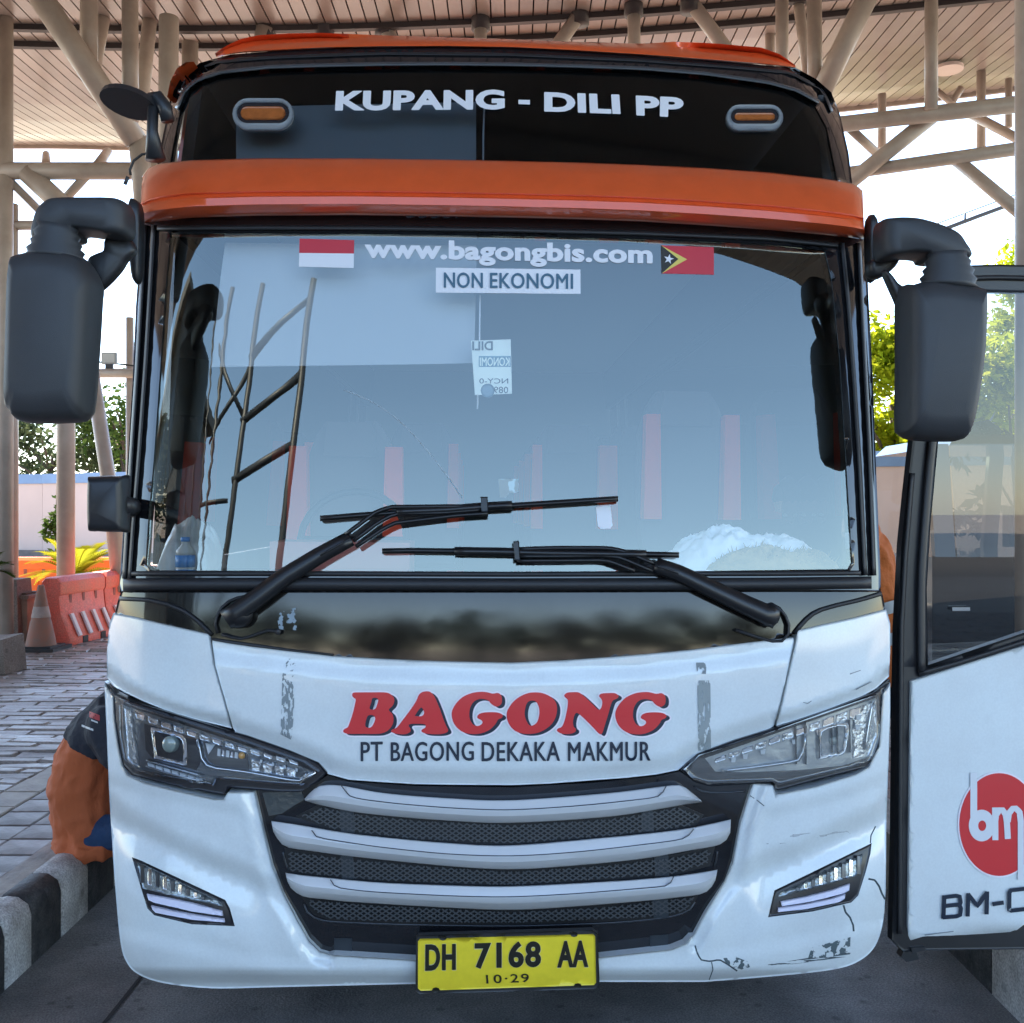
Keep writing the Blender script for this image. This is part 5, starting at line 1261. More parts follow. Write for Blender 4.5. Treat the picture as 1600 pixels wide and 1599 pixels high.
pillow("bracket", smooth([(138, 408), (152, 398), (164, 392), (168, 372), (200, 372), (214, 392), (200, 408), (190, 424), (170, 446), (152, 458), (142, 440)], 3), LM + .09, .02, BLACKP, m1)
pillow("mount", smooth([(203, 318), (214, 314), (222, 330), (222, 400), (219, 440), (209, 440), (205, 400)], 3), .20, .03, BLACKP, m1)
m2 = sub("side_mirror", bus, "smaller black mirror arm hanging at the right of the picture")
RM = -.02
pillow("housing", smooth([(1409, 456), (1420, 447), (1450, 441), (1500, 448), (1526, 452), (1531, 462), (1529, 540), (1522, 600), (1512, 660), (1504, 684), (1492, 690), (1430, 688), (1413, 680), (1408, 664), (1409, 560)], 4), RM, .085, GRAIN, m2)
ribs("bellows", [(1448, 398), (1444, 418), (1434, 446)], [(1510, 396), (1520, 420), (1528, 454)], 4, m2, RM)
pillow("arm", smooth([(1372, 352), (1384, 345), (1420, 345), (1460, 356), (1490, 370), (1504, 388), (1512, 406), (1480, 412), (1448, 412), (1440, 404), (1412, 402), (1384, 406), (1372, 398)], 4), RM + .04, .065, GRAIN, m2)
pillow("bracket", smooth([(1379, 424), (1388, 428), (1400, 444), (1410, 454), (1408, 488), (1398, 468), (1388, 446)], 3), RM + .05, .02, BLACKP, m2)
pillow("bracket", smooth([(1355, 412), (1380, 400), (1402, 404), (1396, 420), (1374, 436), (1358, 432)], 3), RM + .12, .03, BLACKP, m2)
pillow("mount", smooth([(1355, 342), (1367, 342), (1372, 400), (1372, 432), (1358, 440), (1354, 390)], 3), .24, .03, BLACKP, m2)
m3 = sub("kerb_mirror", bus, "round fisheye mirror seen from below at upper left")
f = bplane(.10)
rr = []
for k_, dy in ((1.0, .0), (1.0, .015), (.93, .02)):
    c = f(201, 164)
    rr.append([c + Vector((math.cos(a * .2618) * .083 * k_, -math.sin(a * .2618) * .070 * k_ + dy, -math.cos(a * .2618) * .012 + math.sin(a * .2618) * .020 * k_ + dy * 1.2)) for a in range(24)])
MB().rings(rr).build("mirror_disc", BLACKP, m3, False)
MB().tube([f(232, 152), f(246, 152), f(258, 170), f(262, 190)], [.012, .02, .022, .02], 10).build("bracket", BLACKP, m3, True)
MB().tube([f(240, 150), f(238, 205), f(243, 250)], [.016, .016, .03], 10).build("stem", BLACKP, m3, True)
MB().tube([f(236, 241), f(222, 242), f(209, 252), f(203, 266), f(204, 274)], .004, 8).build("loose_wire", CABLE, m3, True)
MB().tube([f(200, 277), f(195, 289)], .006, 8).build("wire_end", GRAIN, m3, True)
m4 = sub("kerb_mirror", bus, "small square black mirror at the left edge of the windscreen")
pillow("housing", smooth([(142, 752), (148, 745), (192, 744), (198, 750), (198, 826), (192, 832), (150, 831), (142, 824)], 3), .02, .05, BLACKP, m4)
MB().tube([bplane(.02)(190, 790), bplane(.3)(215, 795)], .03, 10).build("bracket", BLACKP, m4, True)

# ---- open door
door = sub("door", bus, "passenger door standing open beside the front")
dn = BUS_I.to_3x3() @ (-DOOR_N)
dp = lambda *a, **k: patch(*a, hitf=dhit, dn=dn, **k)
DW = 1905
def fr(x, y): return y  # readability
dp("door_frame", [(1402, 985), (1409, 850), (1417, 770), (1426, 690), (1438, 580), (1446, 500), (1452, 432), (1480, 416), (1560, 414), (DW, 423), (DW, 1480), (1440, 1486), (1412, 1488), (1394, 1470), (1398, 1300), (1400, 1100)], -.02, BLACKP, door, thick=.03, grid=60, bev=.006,
   holes=[[(1450, 1040), (1448, 920), (1454, 820), (1466, 690), (1484, 560), (1500, 462), (1530, 456), (DW - 40, 464), (DW - 40, 900)]])
dp("window", [(1442, 1060), (1441, 920), (1447, 820), (1459, 690), (1478, 560), (1494, 454), (1530, 449), (DW - 30, 458), (DW - 30, 910)], -.030, DGLASS, door, thick=.006, grid=60)
ribbon("window_seal", smooth([(1440, 1050), (1439, 920), (1445, 820), (1457, 690), (1474, 570)], 4, False), 13, -.018, .016, RUBBER, door, hitf=dhit)
ribbon("window_seal", [(1436, 1054), (1500, 1036), (1600, 1004), (1880, 905)], 9, -.018, .012, RUBBER, door, hitf=dhit)
ribbon("frame_ridge", [(1500, 436), (1560, 434), (1880, 442)], 8, -.018, .012, RUBBER, door, hitf=dhit)
ribbon("frame_ridge", [(1426, 740), (1415, 870), (1409, 980), (1408, 1100), (1406, 1460)], 8, -.018, .012, RUBBER, door, hitf=dhit)
def door_relief(x, y):
    b = 1482 - (x - 1420) * .083
    return -.05 * (1 - sstep(0, 26, b - y)) ** 2
dpan = dp("door_panel", [(1424, 1065), (1500, 1041), (1600, 1010), (DW, 905), (DW, 1442), (1800, 1450), (1600, 1466), (1500, 1475), (1421, 1482), (1419, 1470), (1421, 1300)], -.004, WHITE, door, thick=.05, grid=24, bev=.006, relief=door_relief)
def DL(l): return [(1400 + x / 5.33, 1180 + y / 5.33) for x, y in l]
E = lambda cx, cy, rx, ry, a0, a1, n, sk=0.0: [(cx + rx * math.cos(R(a0 + (a1 - a0) * k / n)), cy + ry * math.sin(R(a0 + (a1 - a0) * k / n)) + sk * rx * math.cos(R(a0 + (a1 - a0) * k / n))) for k in range(n + 1)]
logo = dp("emblem", DL(E(860, 582, 345, 442, 0, 360, 60)), -.001, LETPINK, door, thick=.002, grid=14, label="round red emblem with white bm")
dp("disc", DL(E(860, 582, 332, 428, 0, 360, 60)), -.0002, LETRED, logo, thick=.001, grid=14)
WV = mat("logo_white", (.72, .73, .75), .3)
def stroke(name, pts, w, m, off=.0006, par=None, z=0):
    pts = dense(pts, 30, False); A = []; B = []
    for i, p in enumerate(pts):
        q = pts[min(i + 1, len(pts) - 1)]; r_ = pts[max(i - 1, 0)]; dx, dy = q[0] - r_[0], q[1] - r_[1]; l = math.hypot(dx, dy) or 1
        A.append((p[0] - dy / l * w / 2, p[1] + dx / l * w / 2)); B.append((p[0] + dy / l * w / 2, p[1] - dx / l * w / 2))
    return dp(name, DL(A + B[::-1]), off, m, par or logo, thick=.001, grid=6)
stroke("letter_stroke", [(648, 150), (648, 560)], 56, WV)
dp("letter_stroke", DL(E(715, 590, 108, 132, 0, 360, 36)), .0009, WV, logo, thick=.001, grid=8, holes=[DL(E(718, 592, 34, 44, 0, 360, 24))])
for l in ([(826, 440), (828, 712)], [(826, 560), (834, 500), (864, 462), (890, 462), (914, 500), (924, 560), (932, 702)], [(930, 560), (940, 490), (972, 450), (1000, 448), (1030, 480), (1040, 560), (1040, 1040)], [(1040, 950), (1080, 950), (1150, 800)]):
    zs = globals().get("zs", .0008) + .00025; stroke("letter_stroke", l, 50, WV, zs)
lets = sub("lettering", door, "dark squared letters BM-0")
for l in ([(404, 1172), (396, 1366)], [(390, 1190), (500, 1176), (532, 1180), (540, 1230), (528, 1256)], [(400, 1262), (528, 1248)], [(528, 1250), (542, 1280), (536, 1336), (500, 1348), (390, 1356)],
          [(604, 1154), (598, 1348)], [(600, 1160), (680, 1262), (762, 1144)], [(760, 1140), (756, 1330)], [(806, 1246), (898, 1232)], [(944, 1300), (946, 1150), (960, 1130), (1100, 1114), (1120, 1130), (1118, 1270), (1100, 1284), (960, 1300), (944, 1288)]):
    zs += .0002; stroke("letter_stroke", l, 33, LETNAVY, zs, lets)
dp("hinge", [(1424, 1482), (1446, 1481), (1446, 1486), (1426, 1490)], -.01, GUNM, door, thick=.04, grid=10)
dp("hinge", [(1412, 1486), (1432, 1488), (1436, 1500), (1416, 1504), (1408, 1496)], -.05, GUNM, door, thick=.03, grid=10)
ribbon("door_chip", [(1445, 1462), (1490, 1456)], 1.4, -.003, .001, mat("scratch_grey", (.25, .27, .28), .8), door, hitf=dhit, n=3)

# ---- inside the cab
MB().box((0, .98, 1.38), (2.3, 1.1, .10)).box((0, .62, 1.44), (2.2, .36, .08)).build("dashboard", DASH, bus)
hb = MB(); 
for s in (-1, 1):
    P = [(s * 1.14, .6, 1.45), (s * 1.14, 2.4, 1.45), (s * 1.1, 2.4, 2.7), (s * 1.1, .75, 2.7)]
MB().box((-.62, 1.0, 1.50), (.52, .30, .16)).build("instrument_hood", mat("hood_red", (.50, .16, .12), .6), bus)
sw = sub("steering_wheel", bus)
MB().tube([(-.62 + .22 * math.cos(a * .2618), 1.28 + .10 * math.sin(a * .2618), 1.58 + .20 * math.sin(a * .2618)) for a in range(25)], .016, 8, False).build("rim", RUBBER, sw, True)
MB().tube([(-.84, 1.28, 1.58), (-.40, 1.28, 1.58)], .012, 8).tube([(-.62, 1.28, 1.58), (-.62, 1.18, 1.40)], .02, 8).build("spoke", RUBBER, sw, True)
def seat(x, y, z=1.0, h=.75, bol=(.20, .07)):
    s_ = sub("seat", bus)
    MB().box((x, y, z + .16), (.46, .46, .14)).build("cushion", SEATD, s_)
    autosmooth(MB().rings([[(x + a * .22 * k, y + .22 + b * .06 + (zz - z) * .16, zz) for a, b in ((-1, -1), (-.8, -1.3), (.8, -1.3), (1, -1), (1, 1), (-1, 1))] for zz, k in ((z + .2, .95), (z + .5, 1.05), (z + .5 + h * .5, 1.0), (z + .45 + h * .75, .8), (z + .5 + h * .78, .6))]).build("backrest", SEATD, s_, True))
    for q in (-1, 1):
        MB().box((x + q * bol[0], y + .14, z + .70), (bol[1], .11, .50), 0, (.8, .8)).build("bolster", SEATR, s_)
    MB().box((x, y + .30, z + .2 + h * 1.06), (.26, .09, .17), 0, (.85, .85)).build("headrest", SEATD, s_)
fb = bplane(1.85); seat(fb(540, 740).x, 1.75, 1.05, bol=(.225, .10)); seat(fb(1082, 720).x, 1.75, 1.22, bol=(.19, .085))
for r_ in range(4):
    for x in (-.90, -.45, .45, .90): seat(x, 3.0 + r_ * .95, 1.15)
MB().box((0, 6.9, 2.0), (2.38, .05, 2.4)).build("partition", mat("partition_grey", (.22, .22, .22), .8), bus)
MB().box((0, 4.0, .98), (2.3, 6.0, .06)).build("cab_floor", DASH, bus)
MB().box((0, 3.9, 3.05), (2.2, 5.6, .05)).build("cab_ceiling", mat("ceiling_grey", (.55, .54, .52), .8), bus)

# ---- loose things lying on the dashboard (things of their own)
from mathutils import noise
def heap(name, c, d, m, label, cat, seed, n=46, amp=.35, fringe=None):
    """A crumpled heap of cloth: a dome broken by ridged folds."""
    rnd = random.Random(seed); P = []; F = []; sd = Vector((seed * 3.1, seed * 1.7, 0))
    for j in range(n + 1):
        for i in range(n + 1):
            u, v = i / n * 2 - 1, j / n * 2 - 1; e = max(0, 1 - abs(u) ** 2.4) * max(0, 1 - abs(v) ** 2.2)
            q = Vector((u * d[0] * 5.5, v * d[1] * 5.5, 0)) + sd; q = q + Vector((noise.noise(q * .8), noise.noise(q * .8 + sd), 0)) * .8
            rd = 1 - abs(noise.noise(q * 1.5)) * 2.2; r2 = 1 - abs(noise.noise(q * 3.6 + sd)) * 2.2; lo = noise.noise(q * .55)
            h = max(.02, e ** .45 * (1 - amp + amp * lo * .7 + .17 * rd + .09 * r2))
            P.append((c[0] + u * d[0] / 2 * (1 + .10 * lo), c[1] + v * d[1] / 2 * (1 + .08 * rd), c[2] + d[2] * h))
    for j in range(n):
        for i in range(n): F.append((j * (n + 1) + i, j * (n + 1) + i + 1, (j + 1) * (n + 1) + i + 1, (j + 1) * (n + 1) + i))
    b = len(P)
    P += [(c[0] - d[0] / 2, c[1] - d[1] / 2, c[2] - .004), (c[0] + d[0] / 2, c[1] - d[1] / 2, c[2] - .004), (c[0] + d[0] / 2, c[1] + d[1] / 2, c[2] - .004), (c[0] - d[0] / 2, c[1] + d[1] / 2, c[2] - .004)]
    F.append((b, b + 3, b + 2, b + 1))
    if fringe:
        top = [q for q in P[:b] if q[2] > c[2] + d[2] * .45]
        for k in range(fringe):
            x, y, z = top[rnd.randrange(len(top))]; q = len(P); dx = rnd.uniform(-.016, .016)
            P += [(x - .003, y, z - .003), (x + .003, y, z - .003), (x + dx, y - .012, z + rnd.uniform(.008, .026))]; F.append((q, q + 1, q + 2))
    o = mesh(name, P, F, m, None, True)
    o.matrix_world = BUS_M
    return tag(o, label, cat)
f = bplane(.46)
a_ = f(1160, 880); heap("white_cloth", (a_.x, .47, 1.485), (.54, .34, .185), CLOTHW, "crumpled white cloth heaped on the dashboard behind the windscreen", "cloth", 3)
a_ = f(1170, 880); heap("fringed_cloth", (a_.x + .03, .30, 1.485), (.46, .17, .12), CLOTHB, "beige fringed cloth lying in front of the white cloth on the dashboard", "cloth", 5, fringe=160)
a_ = f(272, 870); heap("plastic_bag", (a_.x + .02, .62, 1.485), (.17, .26, .21), BAGM, "crumpled pale plastic bag on the dashboard at the left end", "bag", 8)
bt = empty("water_bottle", BUS_M @ Vector((a_.x + .035, .47, 1.485)), "small water bottle with blue label on the dashboard beside the plastic bag", "bottle")
def lathe(prof, c=(0, 0, 0), n=18):
    return MB().rings([[(c[0] + r_ * math.cos(2 * math.pi * k / n), c[1] + r_ * math.sin(2 * math.pi * k / n), c[2] + z) for k in range(n)] for r_, z in prof])
lathe([(.028, 0), (.032, .01), (.032, .02)]).build("base", BAGM, bt, True)
lathe([(.0325, .02), (.0325, .06)]).build("label_band", BOTTLEB, bt, True)
lathe([(.032, .06), (.03, .075), (.013, .095), (.013, .105)]).build("neck", BAGM, bt, True)
lathe([(.015, .105), (.015, .12)]).build("cap", BOTTLEB, bt, True)

# ================================================================== PEOPLE
from mathutils import noise
def voxel(o, size, smooth_it=6, folds=0.0, fs=9.0):
    m = o.modifiers.new("join", 'REMESH'); m.mode = 'VOXEL'; m.voxel_size = size; m.use_smooth_shade = True
    s = o.modifiers.new("soft", 'SMOOTH'); s.iterations = smooth_it; s.factor = .5
    dg = bpy.context.evaluated_depsgraph_get(); me = bpy.data.meshes.new_from_object(o.evaluated_get(dg))
    o.modifiers.clear(); old = o.data; o.data = me; me.name = o.name
    if folds:                                        # creases of the cloth
        vn = [v.normal.copy() for v in me.vertices]
        for v, n_ in zip(me.vertices, vn):
            q = v.co; w = noise.noise(Vector((q.x * fs * 1.3 + q.z * 3, q.y * fs * 1.3, q.z * fs * .55))) ; w2 = noise.noise(Vector((q.x * fs * 1.2 + 7, q.y * fs * 1.6, q.z * fs * 2.2 - q.x * 6)))
            v.co = q + n_ * folds * ((1 - abs(w) * 2.4) + .45 * (1 - abs(w2) * 2.4) - .6)
    me.polygons.foreach_set("use_smooth", [True] * len(me.polygons))
    if not me.materials: me.materials.append(old.materials[0])
    return o
def limb(mb, pts, rad, n=14):
    """Tapered limb with rounded joints."""
    mb.tube(pts, rad, n)
    for p_, r_ in zip(pts, rad): mb.sphere(p_, r_ * .98, 12, 8)
    return mb
def ell(c, rx, ry, ax=(1, 0, 0), ay=(0, 1, 0), n=20):
    c = Vector(c); ax = Vector(ax).normalized(); ay = Vector(ay).normalized()
    return [c + ax * rx * math.cos(2 * math.pi * k / n) + ay * ry * math.sin(2 * math.pi * k / n) for k in range(n)]
def hand(mb, wrist, d, up, s=1.0, curl=.5):
    """Palm with four unequal curled fingers and a thumb from the side of the palm."""
    d = Vector(d).normalized(); side = d.cross(Vector(up)).normalized(); up = side.cross(d).normalized(); w = Vector(wrist)
    mb.rings([[w + d * t * s + side * a * .040 * s * k + up * b * .014 * s for a, b in ((-1, -.6), (0, -1), (1, -.6), (1, .6), (0, 1), (-1, .6))] for t, k in ((-.01, .62), (.03, .9), (.075, 1.0), (.092, .96))])
    for i, (o_, L) in enumerate(((-.030, .066), (-.010, .076), (.011, .071), (.030, .054))):
        p0 = w + d * .085 * s + side * o_ * s; p1 = p0 + (d * math.cos(curl * .5) - up * math.sin(curl * .5)) * L * .45 * s
        p2 = p1 + (d * math.cos(curl * 1.3) - up * math.sin(curl * 1.3)) * L * .33 * s; p3 = p2 + (d * math.cos(curl * 2) - up * math.sin(curl * 2)) * L * .25 * s
        limb(mb, [p0, p1, p2, p3], [.0095 * s, .009 * s, .0085 * s, .007 * s], 8)
    t0 = w + d * .025 * s - side * .036 * s; t1 = t0 + (d * .6 - side * .8) * .034 * s; t2 = t1 + (d * .9 - side * .25 - up * .2) * .03 * s
    limb(mb, [t0, t1, t2], [.011 * s, .0105 * s, .008 * s], 8)
def head(parent, c, fwd, up=(0, 0, 1), hair=HAIR, cap=False):
    """Head with brow, nose, mouth, eyes and ears, looking along fwd."""
    c = Vector(c); f_ = Vector(fwd).normalized(); u = Vector(up); s_ = f_.cross(u).normalized(); u = s_.cross(f_).normalized()
    P = lambda a, b, d: c + s_ * a + f_ * b + u * d
    mb = MB()
    prof = [(-.115, .035, .02, .035), (-.10, .050, .055, .015), (-.07, .062, .078, .005), (-.03, .070, .092, 0), (.02, .074, .098, -.002), (.06, .073, .098, -.006), (.09, .060, .080, -.008), (.11, .034, .045, -.008)]
    mb.rings([[P(rx * math.cos(2 * math.pi * k / 24), sh + ry * math.sin(2 * math.pi * k / 24), z) for k in range(24)] for z, rx, ry, sh in prof])
    mb.sphere(P(0, .103, -.012), (.014, .016, .022), 10, 8); mb.sphere(P(0, .092, .012), (.010, .012, .026), 10, 8)
    mb.sphere(P(0, .088, -.062), (.026, .014, .007), 12, 6); mb.sphere(P(0, .088, -.074), (.022, .013, .007), 12, 6)
    for q in (-1, 1):
        mb.sphere(P(q * .074, -.005, -.005), (.010, .020, .031), 10, 8)
        mb.sphere(P(q * .032, .088, .030), (.022, .012, .007), 10, 6)
    limb(mb, [P(0, -.03, -.08), P(0, -.045, -.17)], [.052, .056])
    h_ = voxel(mb.build("head", SKIN, parent, True), .008, 3)
    for q in (-1, 1):
        MB().sphere(P(q * .032, .086, .006), (.013, .010, .008), 10, 6).build("eye", mat("eye_white", (.7, .7, .68), .2), parent, True)
        MB().sphere(P(q * .032, .094, .006), (.005, .004, .005), 8, 6).build("iris", HAIR, parent, True)
    MB().rings([[P(rx * math.cos(2 * math.pi * k / 24), sh + ry * math.sin(2 * math.pi * k / 24), z + (.05 if math.sin(2 * math.pi * k / 24) > .5 and z < .03 else 0)) for k in range(24)] for z, rx, ry, sh in ((-.05, .070, .075, -.030), (.0, .080, .085, -.020), (.05, .082, .098, -.014), (.09, .070, .090, -.010), (.12, .038, .05, -.010))]).build("hair", hair, parent, True)
    return h_
# -- seated on the left kerb, leaning towards the bus
px_ = empty("person", (-1.825, 4.52, .26), "person in orange and black shirt sitting on the left kerb, head behind the bus", "person", "people at work around the bus")
p1 = MB()   # skin: arms and feet
sh = MB()
spine = [((-.01, 0, .0), .155, .19), ((-.045, 0, .10), .150, .195), ((-.055, 0, .22), .150, .20), ((-.025, 0, .34), .150, .21), ((.04, 0, .46), .145, .225), ((.12, 0, .56), .115, .215), ((.185, 0, .62), .07, .10)]
ax_ = [Vector((1, 0, .05)), Vector((1, 0, 0)), Vector((1, 0, -.1)), Vector((1, 0, -.3)), Vector((1, 0, -.6)), Vector((.8, 0, -.9)), Vector((.75, 0, -.9))]
sh.rings([ell(c, rx, ry, a) for (c, rx, ry), a in zip(spine, ax_)])
for q in (-1, 1):
    limb(sh, [(.12, q * .20, .53), (.20, q * .24, .40), (.26, q * .24, .30)], [.085, .075, .070])
    limb(p1, [(.26, q * .24, .30), (.36, q * .20, .24), (.45, q * .14, .24)], [.048, .042, .030])
    hand(p1, (.45, q * .14, .24), (1, -q * .3, -.1), (0, 0, 1), 1.0, .6)
sh.rings([ell((.0, 0, .02), .175, .215), ell((-.01, 0, -.02), .18, .22), ell((-.01, 0, -.05), .165, .20)])
voxel(sh.build("shirt", SHIRT, px_, True), .009, 5, .010, 8)
yk = MB()
mid = ((.015, 0, .42), .148, .219)
yk.rings([ell(c, rx + .008, ry + .008, a) for (c, rx, ry), a in [(mid, Vector((1, 0, -.5)))] + list(zip(spine, ax_))[4:]])
for q in (-1, 1): limb(yk, [(.12, q * .20, .53), (.185, q * .235, .425)], [.094, .086])
yoke = voxel(yk.build("shoulder_yoke", NAVYC, px_, True), .010, 5, .008, 8)
for q in (-1, 1): limb(p1, [(.66, q * .12, -.10), (.62, q * .12, -.20)], [.045, .05])
voxel(p1.build("arms", SKIN, px_, True), .007, 3)
tr2 = MB()
tr2.rings([ell((.02, 0, .06), .155, .185), ell((.02, 0, .0), .16, .19), ell((.04, 0, -.01), .14, .17)])
for q in (-1, 1): limb(tr2, [(.08, q * .10, .05), (.40, q * .12, .13), (.50, q * .12, -.04), (.56, q * .12, -.18)], [.088, .074, .062, .055])
voxel(tr2.build("trousers", BLUEC, px_, True), .010, 5, .008, 8)
for q in (-1, 1):
    MB().rings([ell((.52, q * .12, -.215), .05, .04), ell((.58, q * .12, -.20), .11, .045), ell((.59, q * .12, -.24), .13, .048), ell((.59, q * .12, -.258), .128, .046)]).build("shoe", NAVYC, px_, True)
head(px_, (.30, 0, .74), (1, 0, -.55), (.5, 0, .85))
# printed marks on the black shoulder, laid on the cloth
bpy.context.view_layer.update()
def on_cloth(px, py):
    mi = yoke.matrix_world.inverted(); o_ = mi @ Vector((0, 0, ZC)); d_ = (mi.to_3x3() @ ray(px, py)).normalized()
    hit_, loc, nor, _ = yoke.ray_cast(o_, d_)
    return (loc + nor * .0015) if hit_ else None
for name, cx, cy, w, h, m in (("shirt_print", 148, 1120, 8, 4.5, mat("print_red", (.42, .05, .05), .7)), ("shirt_print", 148, 1128, 5, 1.2, mat("print_white", (.6, .6, .6), .7)), ("shirt_print", 137, 1138, 9, 1.6, mat("print_white", (.6, .6, .6), .7))):
    P = []; F = []; ok = True
    for j in range(3):
        for i in range(7):
            u = -1 + i / 3; q = on_cloth(cx + u * w, cy + (j - 1) * h + u * w * .38)
            if q is None: ok = False
            else: P.append(q)
    if ok:
        for j in range(2):
            for i in range(6): F.append((j * 7 + i, j * 7 + i + 1, (j + 1) * 7 + i + 1, (j + 1) * 7 + i))
        mesh(name, P, F, m, px_)
# -- standing behind the door, bending to the bus
p2_ = empty("person", (1.61, 4.45, PH), "person in orange hi-vis shirt bending behind the open door", "person", "people at work around the bus")
s2 = MB()
sp2 = [((.0, 0, .72), .17, .135), ((-.01, 0, .86), .175, .13), ((-.04, 0, 1.0), .18, .13), ((-.08, 0, 1.14), .19, .135), ((-.10, 0, 1.28), .205, .13), ((-.165, 0, 1.39), .19, .11), ((-.24, 0, 1.44), .08, .07)]
s2.rings([ell(c, ry, rx, (1, 0, .25), (0, 1, 0)) for c, rx, ry in sp2])
a2 = MB()
for q, ex, hx in ((-1, (-.30, -.20, 1.12), (-.44, -.12, .98)), (1, (-.30, .20, 1.12), (-.44, .12, .98))):
    s_ = (-.16, q * .19, 1.37)
    limb(s2, [s_, ((s_[0] + ex[0]) / 2, (s_[1] + ex[1]) / 2, (s_[2] + ex[2]) / 2), ex], [.082, .074, .066])
    limb(a2, [ex, ((ex[0] + hx[0]) / 2, (ex[1] + hx[1]) / 2, (ex[2] + hx[2]) / 2), hx], [.05, .043, .030])
    hand(a2, hx, Vector(hx) - Vector(ex), (0, 0, 1), 1.0, .5)
voxel(s2.build("shirt", HIVIS, p2_, True), .012, 5, .009, 8)
voxel(a2.build("arms", SKIN, p2_, True), .007, 3)
t2 = MB(); t2.rings([ell((.03, 0, .70), .165, .13), ell((.03, 0, .80), .17, .13), ell((.02, 0, .88), .165, .125)])
for q in (-1, 1): limb(t2, [(.03 + q * .085, 0, .74), (.03 + q * .10, -.02, .42), (.03 + q * .10, .01, .08)], [.095, .07, .055])
voxel(t2.build("trousers", NAVYC, p2_, True), .016, 5)
for q in (-1, 1): MB().rings([ell((.03 + q * .10, -.05, z), .045 * k, .13 * k) for z, k in ((.0, 1), (.03, 1.02), (.06, .9), (.09, .45))]).build("shoe", HAIR, p2_, True)
for z, cx in ((1.055, -.03), (.93, .0)):
    MB().rings([ell((cx - .03 + dz * -.2, 0, z + dz), .148, .196, (1, 0, .25)) for dz in (-.025, .025)], False).build("reflective_band", REFLC, p2_, True)
head(p2_, (-.36, -.0, 1.50), (-.8, .1, -.75), (-.5, 0, .85))

# ================================================================== THINGS ON THE PLATFORM
def cone(x, y, z, label):
    e = empty("traffic_cone", (x, y, z), label, "traffic cone")
    MB().rings([[(r_ * math.cos(2 * math.pi * k / 24), r_ * math.sin(2 * math.pi * k / 24), h) for k in range(24)] for r_, h in ((.165, .035), (.155, .06), (.15, .07), (.105, .30), (.098, .31), (.062, .52), (.035, .66), (.030, .68), (.02, .685))]).build("body", CONEM, e, True)
    MB().rings([[(.092 * math.cos(2 * math.pi * k / 24) * q, .092 * math.sin(2 * math.pi * k / 24) * q, h) for k in range(24)] for q, h in ((1.065, .345), (.80, .46))], False).build("band", mat("cone_band", (.44, .33, .28), .7, var=.4, vscale=8), e, True)
    MB().box((0, 0, .0175), (.46, .46, .035)).box((0, 0, .043), (.36, .36, .016)).build("base", RUBBER, e)
    return e
p = on_z(64, 1016, PH); cone(p.x, p.y, PH, "faded orange traffic cone on a black base in front of the barriers")
def barrier(x, y, z, L, rz, m, label, cat, group, h=.74, foot=.46):
    e = empty("road_barrier", (x, y, z), label, cat, group, rz)
    hw = foot / 2
    prof = [(-hw, 0), (-hw, .07), (-.115, .34), (-.095, h - .2), (-.115, h - .17), (-.115, h - .05), (-.07, h), (.07, h), (.115, h - .05), (.115, h - .17), (.095, h - .2), (.115, .34), (hw, .07), (hw, 0)]
    rings = []
    for yy, k in ((0, .93), (.025, 1), (L - .045, 1), (L - .02, .93)): rings.append([(a * k, yy, b * (1 if k == 1 else .985)) for a, b in prof])
    autosmooth(MB().rings(rings).build("shell", m, e), 35)
    for s_ in (-1, 1):
        for q in range(4):
            y0 = L * (.14 + .235 * q); t = .06
            P = []
            for (a, b), n_ in zip(((hw + .004, .085), (.13, .325)), (0, 1)):
                P += [(s_ * a, y0, b), (s_ * a, y0 + t, b), (s_ * (a + .02), y0 + t, b + .012), (s_ * (a + .02), y0, b + .012)]
            MB().add(P, [(0, 1, 2, 3), (7, 6, 5, 4), (0, 4, 5, 1), (1, 5, 6, 2), (2, 6, 7, 3), (3, 7, 4, 0)]).build("rib", SUNSTREAK if m is BARP else m, e)  # on the salmon barriers the pale ribs stand for streaks of sunlight
        for q in range(2):
            MB().box((s_ * (hw - .03), L * (.3 + .4 * q), .04), (.075, .11, .075)).build("foot_slot", SHELL, e)
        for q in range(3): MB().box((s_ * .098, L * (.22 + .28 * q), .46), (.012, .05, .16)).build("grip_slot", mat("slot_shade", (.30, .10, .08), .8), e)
    return e
bg_ = "salmon plastic barriers standing in a row"
for k, lab in enumerate(("salmon plastic barrier nearest the cone, its end facing the viewer", "second salmon plastic barrier of the row, between two others", "third salmon plastic barrier, cut by the bus front's edge", "farthest salmon barrier hidden behind the bus corner")):
    barrier(-5.02 + .09 * k, 11.15 + 1.02 * k, PH, 1.02, R(-5), BARP, lab, "barrier", bg_)
og = "orange plastic barriers in front of the wall"
for k, (x0, lab) in enumerate(((22, "sunlit orange barrier behind the cone, left one"), (110, "sunlit orange barrier behind the palm shrub, right one"))):
    p = world_at(x0, 900, 16.6); barrier(p.x, 16.6, PH, 1.05, R(-90), BARO, lab, "barrier", og, .72)
    p = p
pl = empty("planter_box", on_z(14, 1003, PH), "square brown concrete planter at the left edge beside the cone", "planter")
MB().box((0, .2, .24), (.42, .42, .48)).build("body", mat("planter_brown", (.30, .20, .14), .85, var=.3, vscale=5), pl)
MB().box((0, .2, .50), (.47, .47, .04)).build("rim", CONC, pl)
MB().box((0, .2, .53), (.36, .36, .02)).build("soil", BARK, pl)
pb = empty("column_base", (world_at(14, 940, 11.6).x, 11.6, PH), "grey brown tapered block around the foot of the left column", "column base")
MB().box((0, 0, .35), (.42, .42, .7), 0, (.8, .8)).build("block", CONC, pb)
kb = empty("concrete_block", on_z(6, 1052, PH), "short concrete block lying at the left edge below the planter", "block")
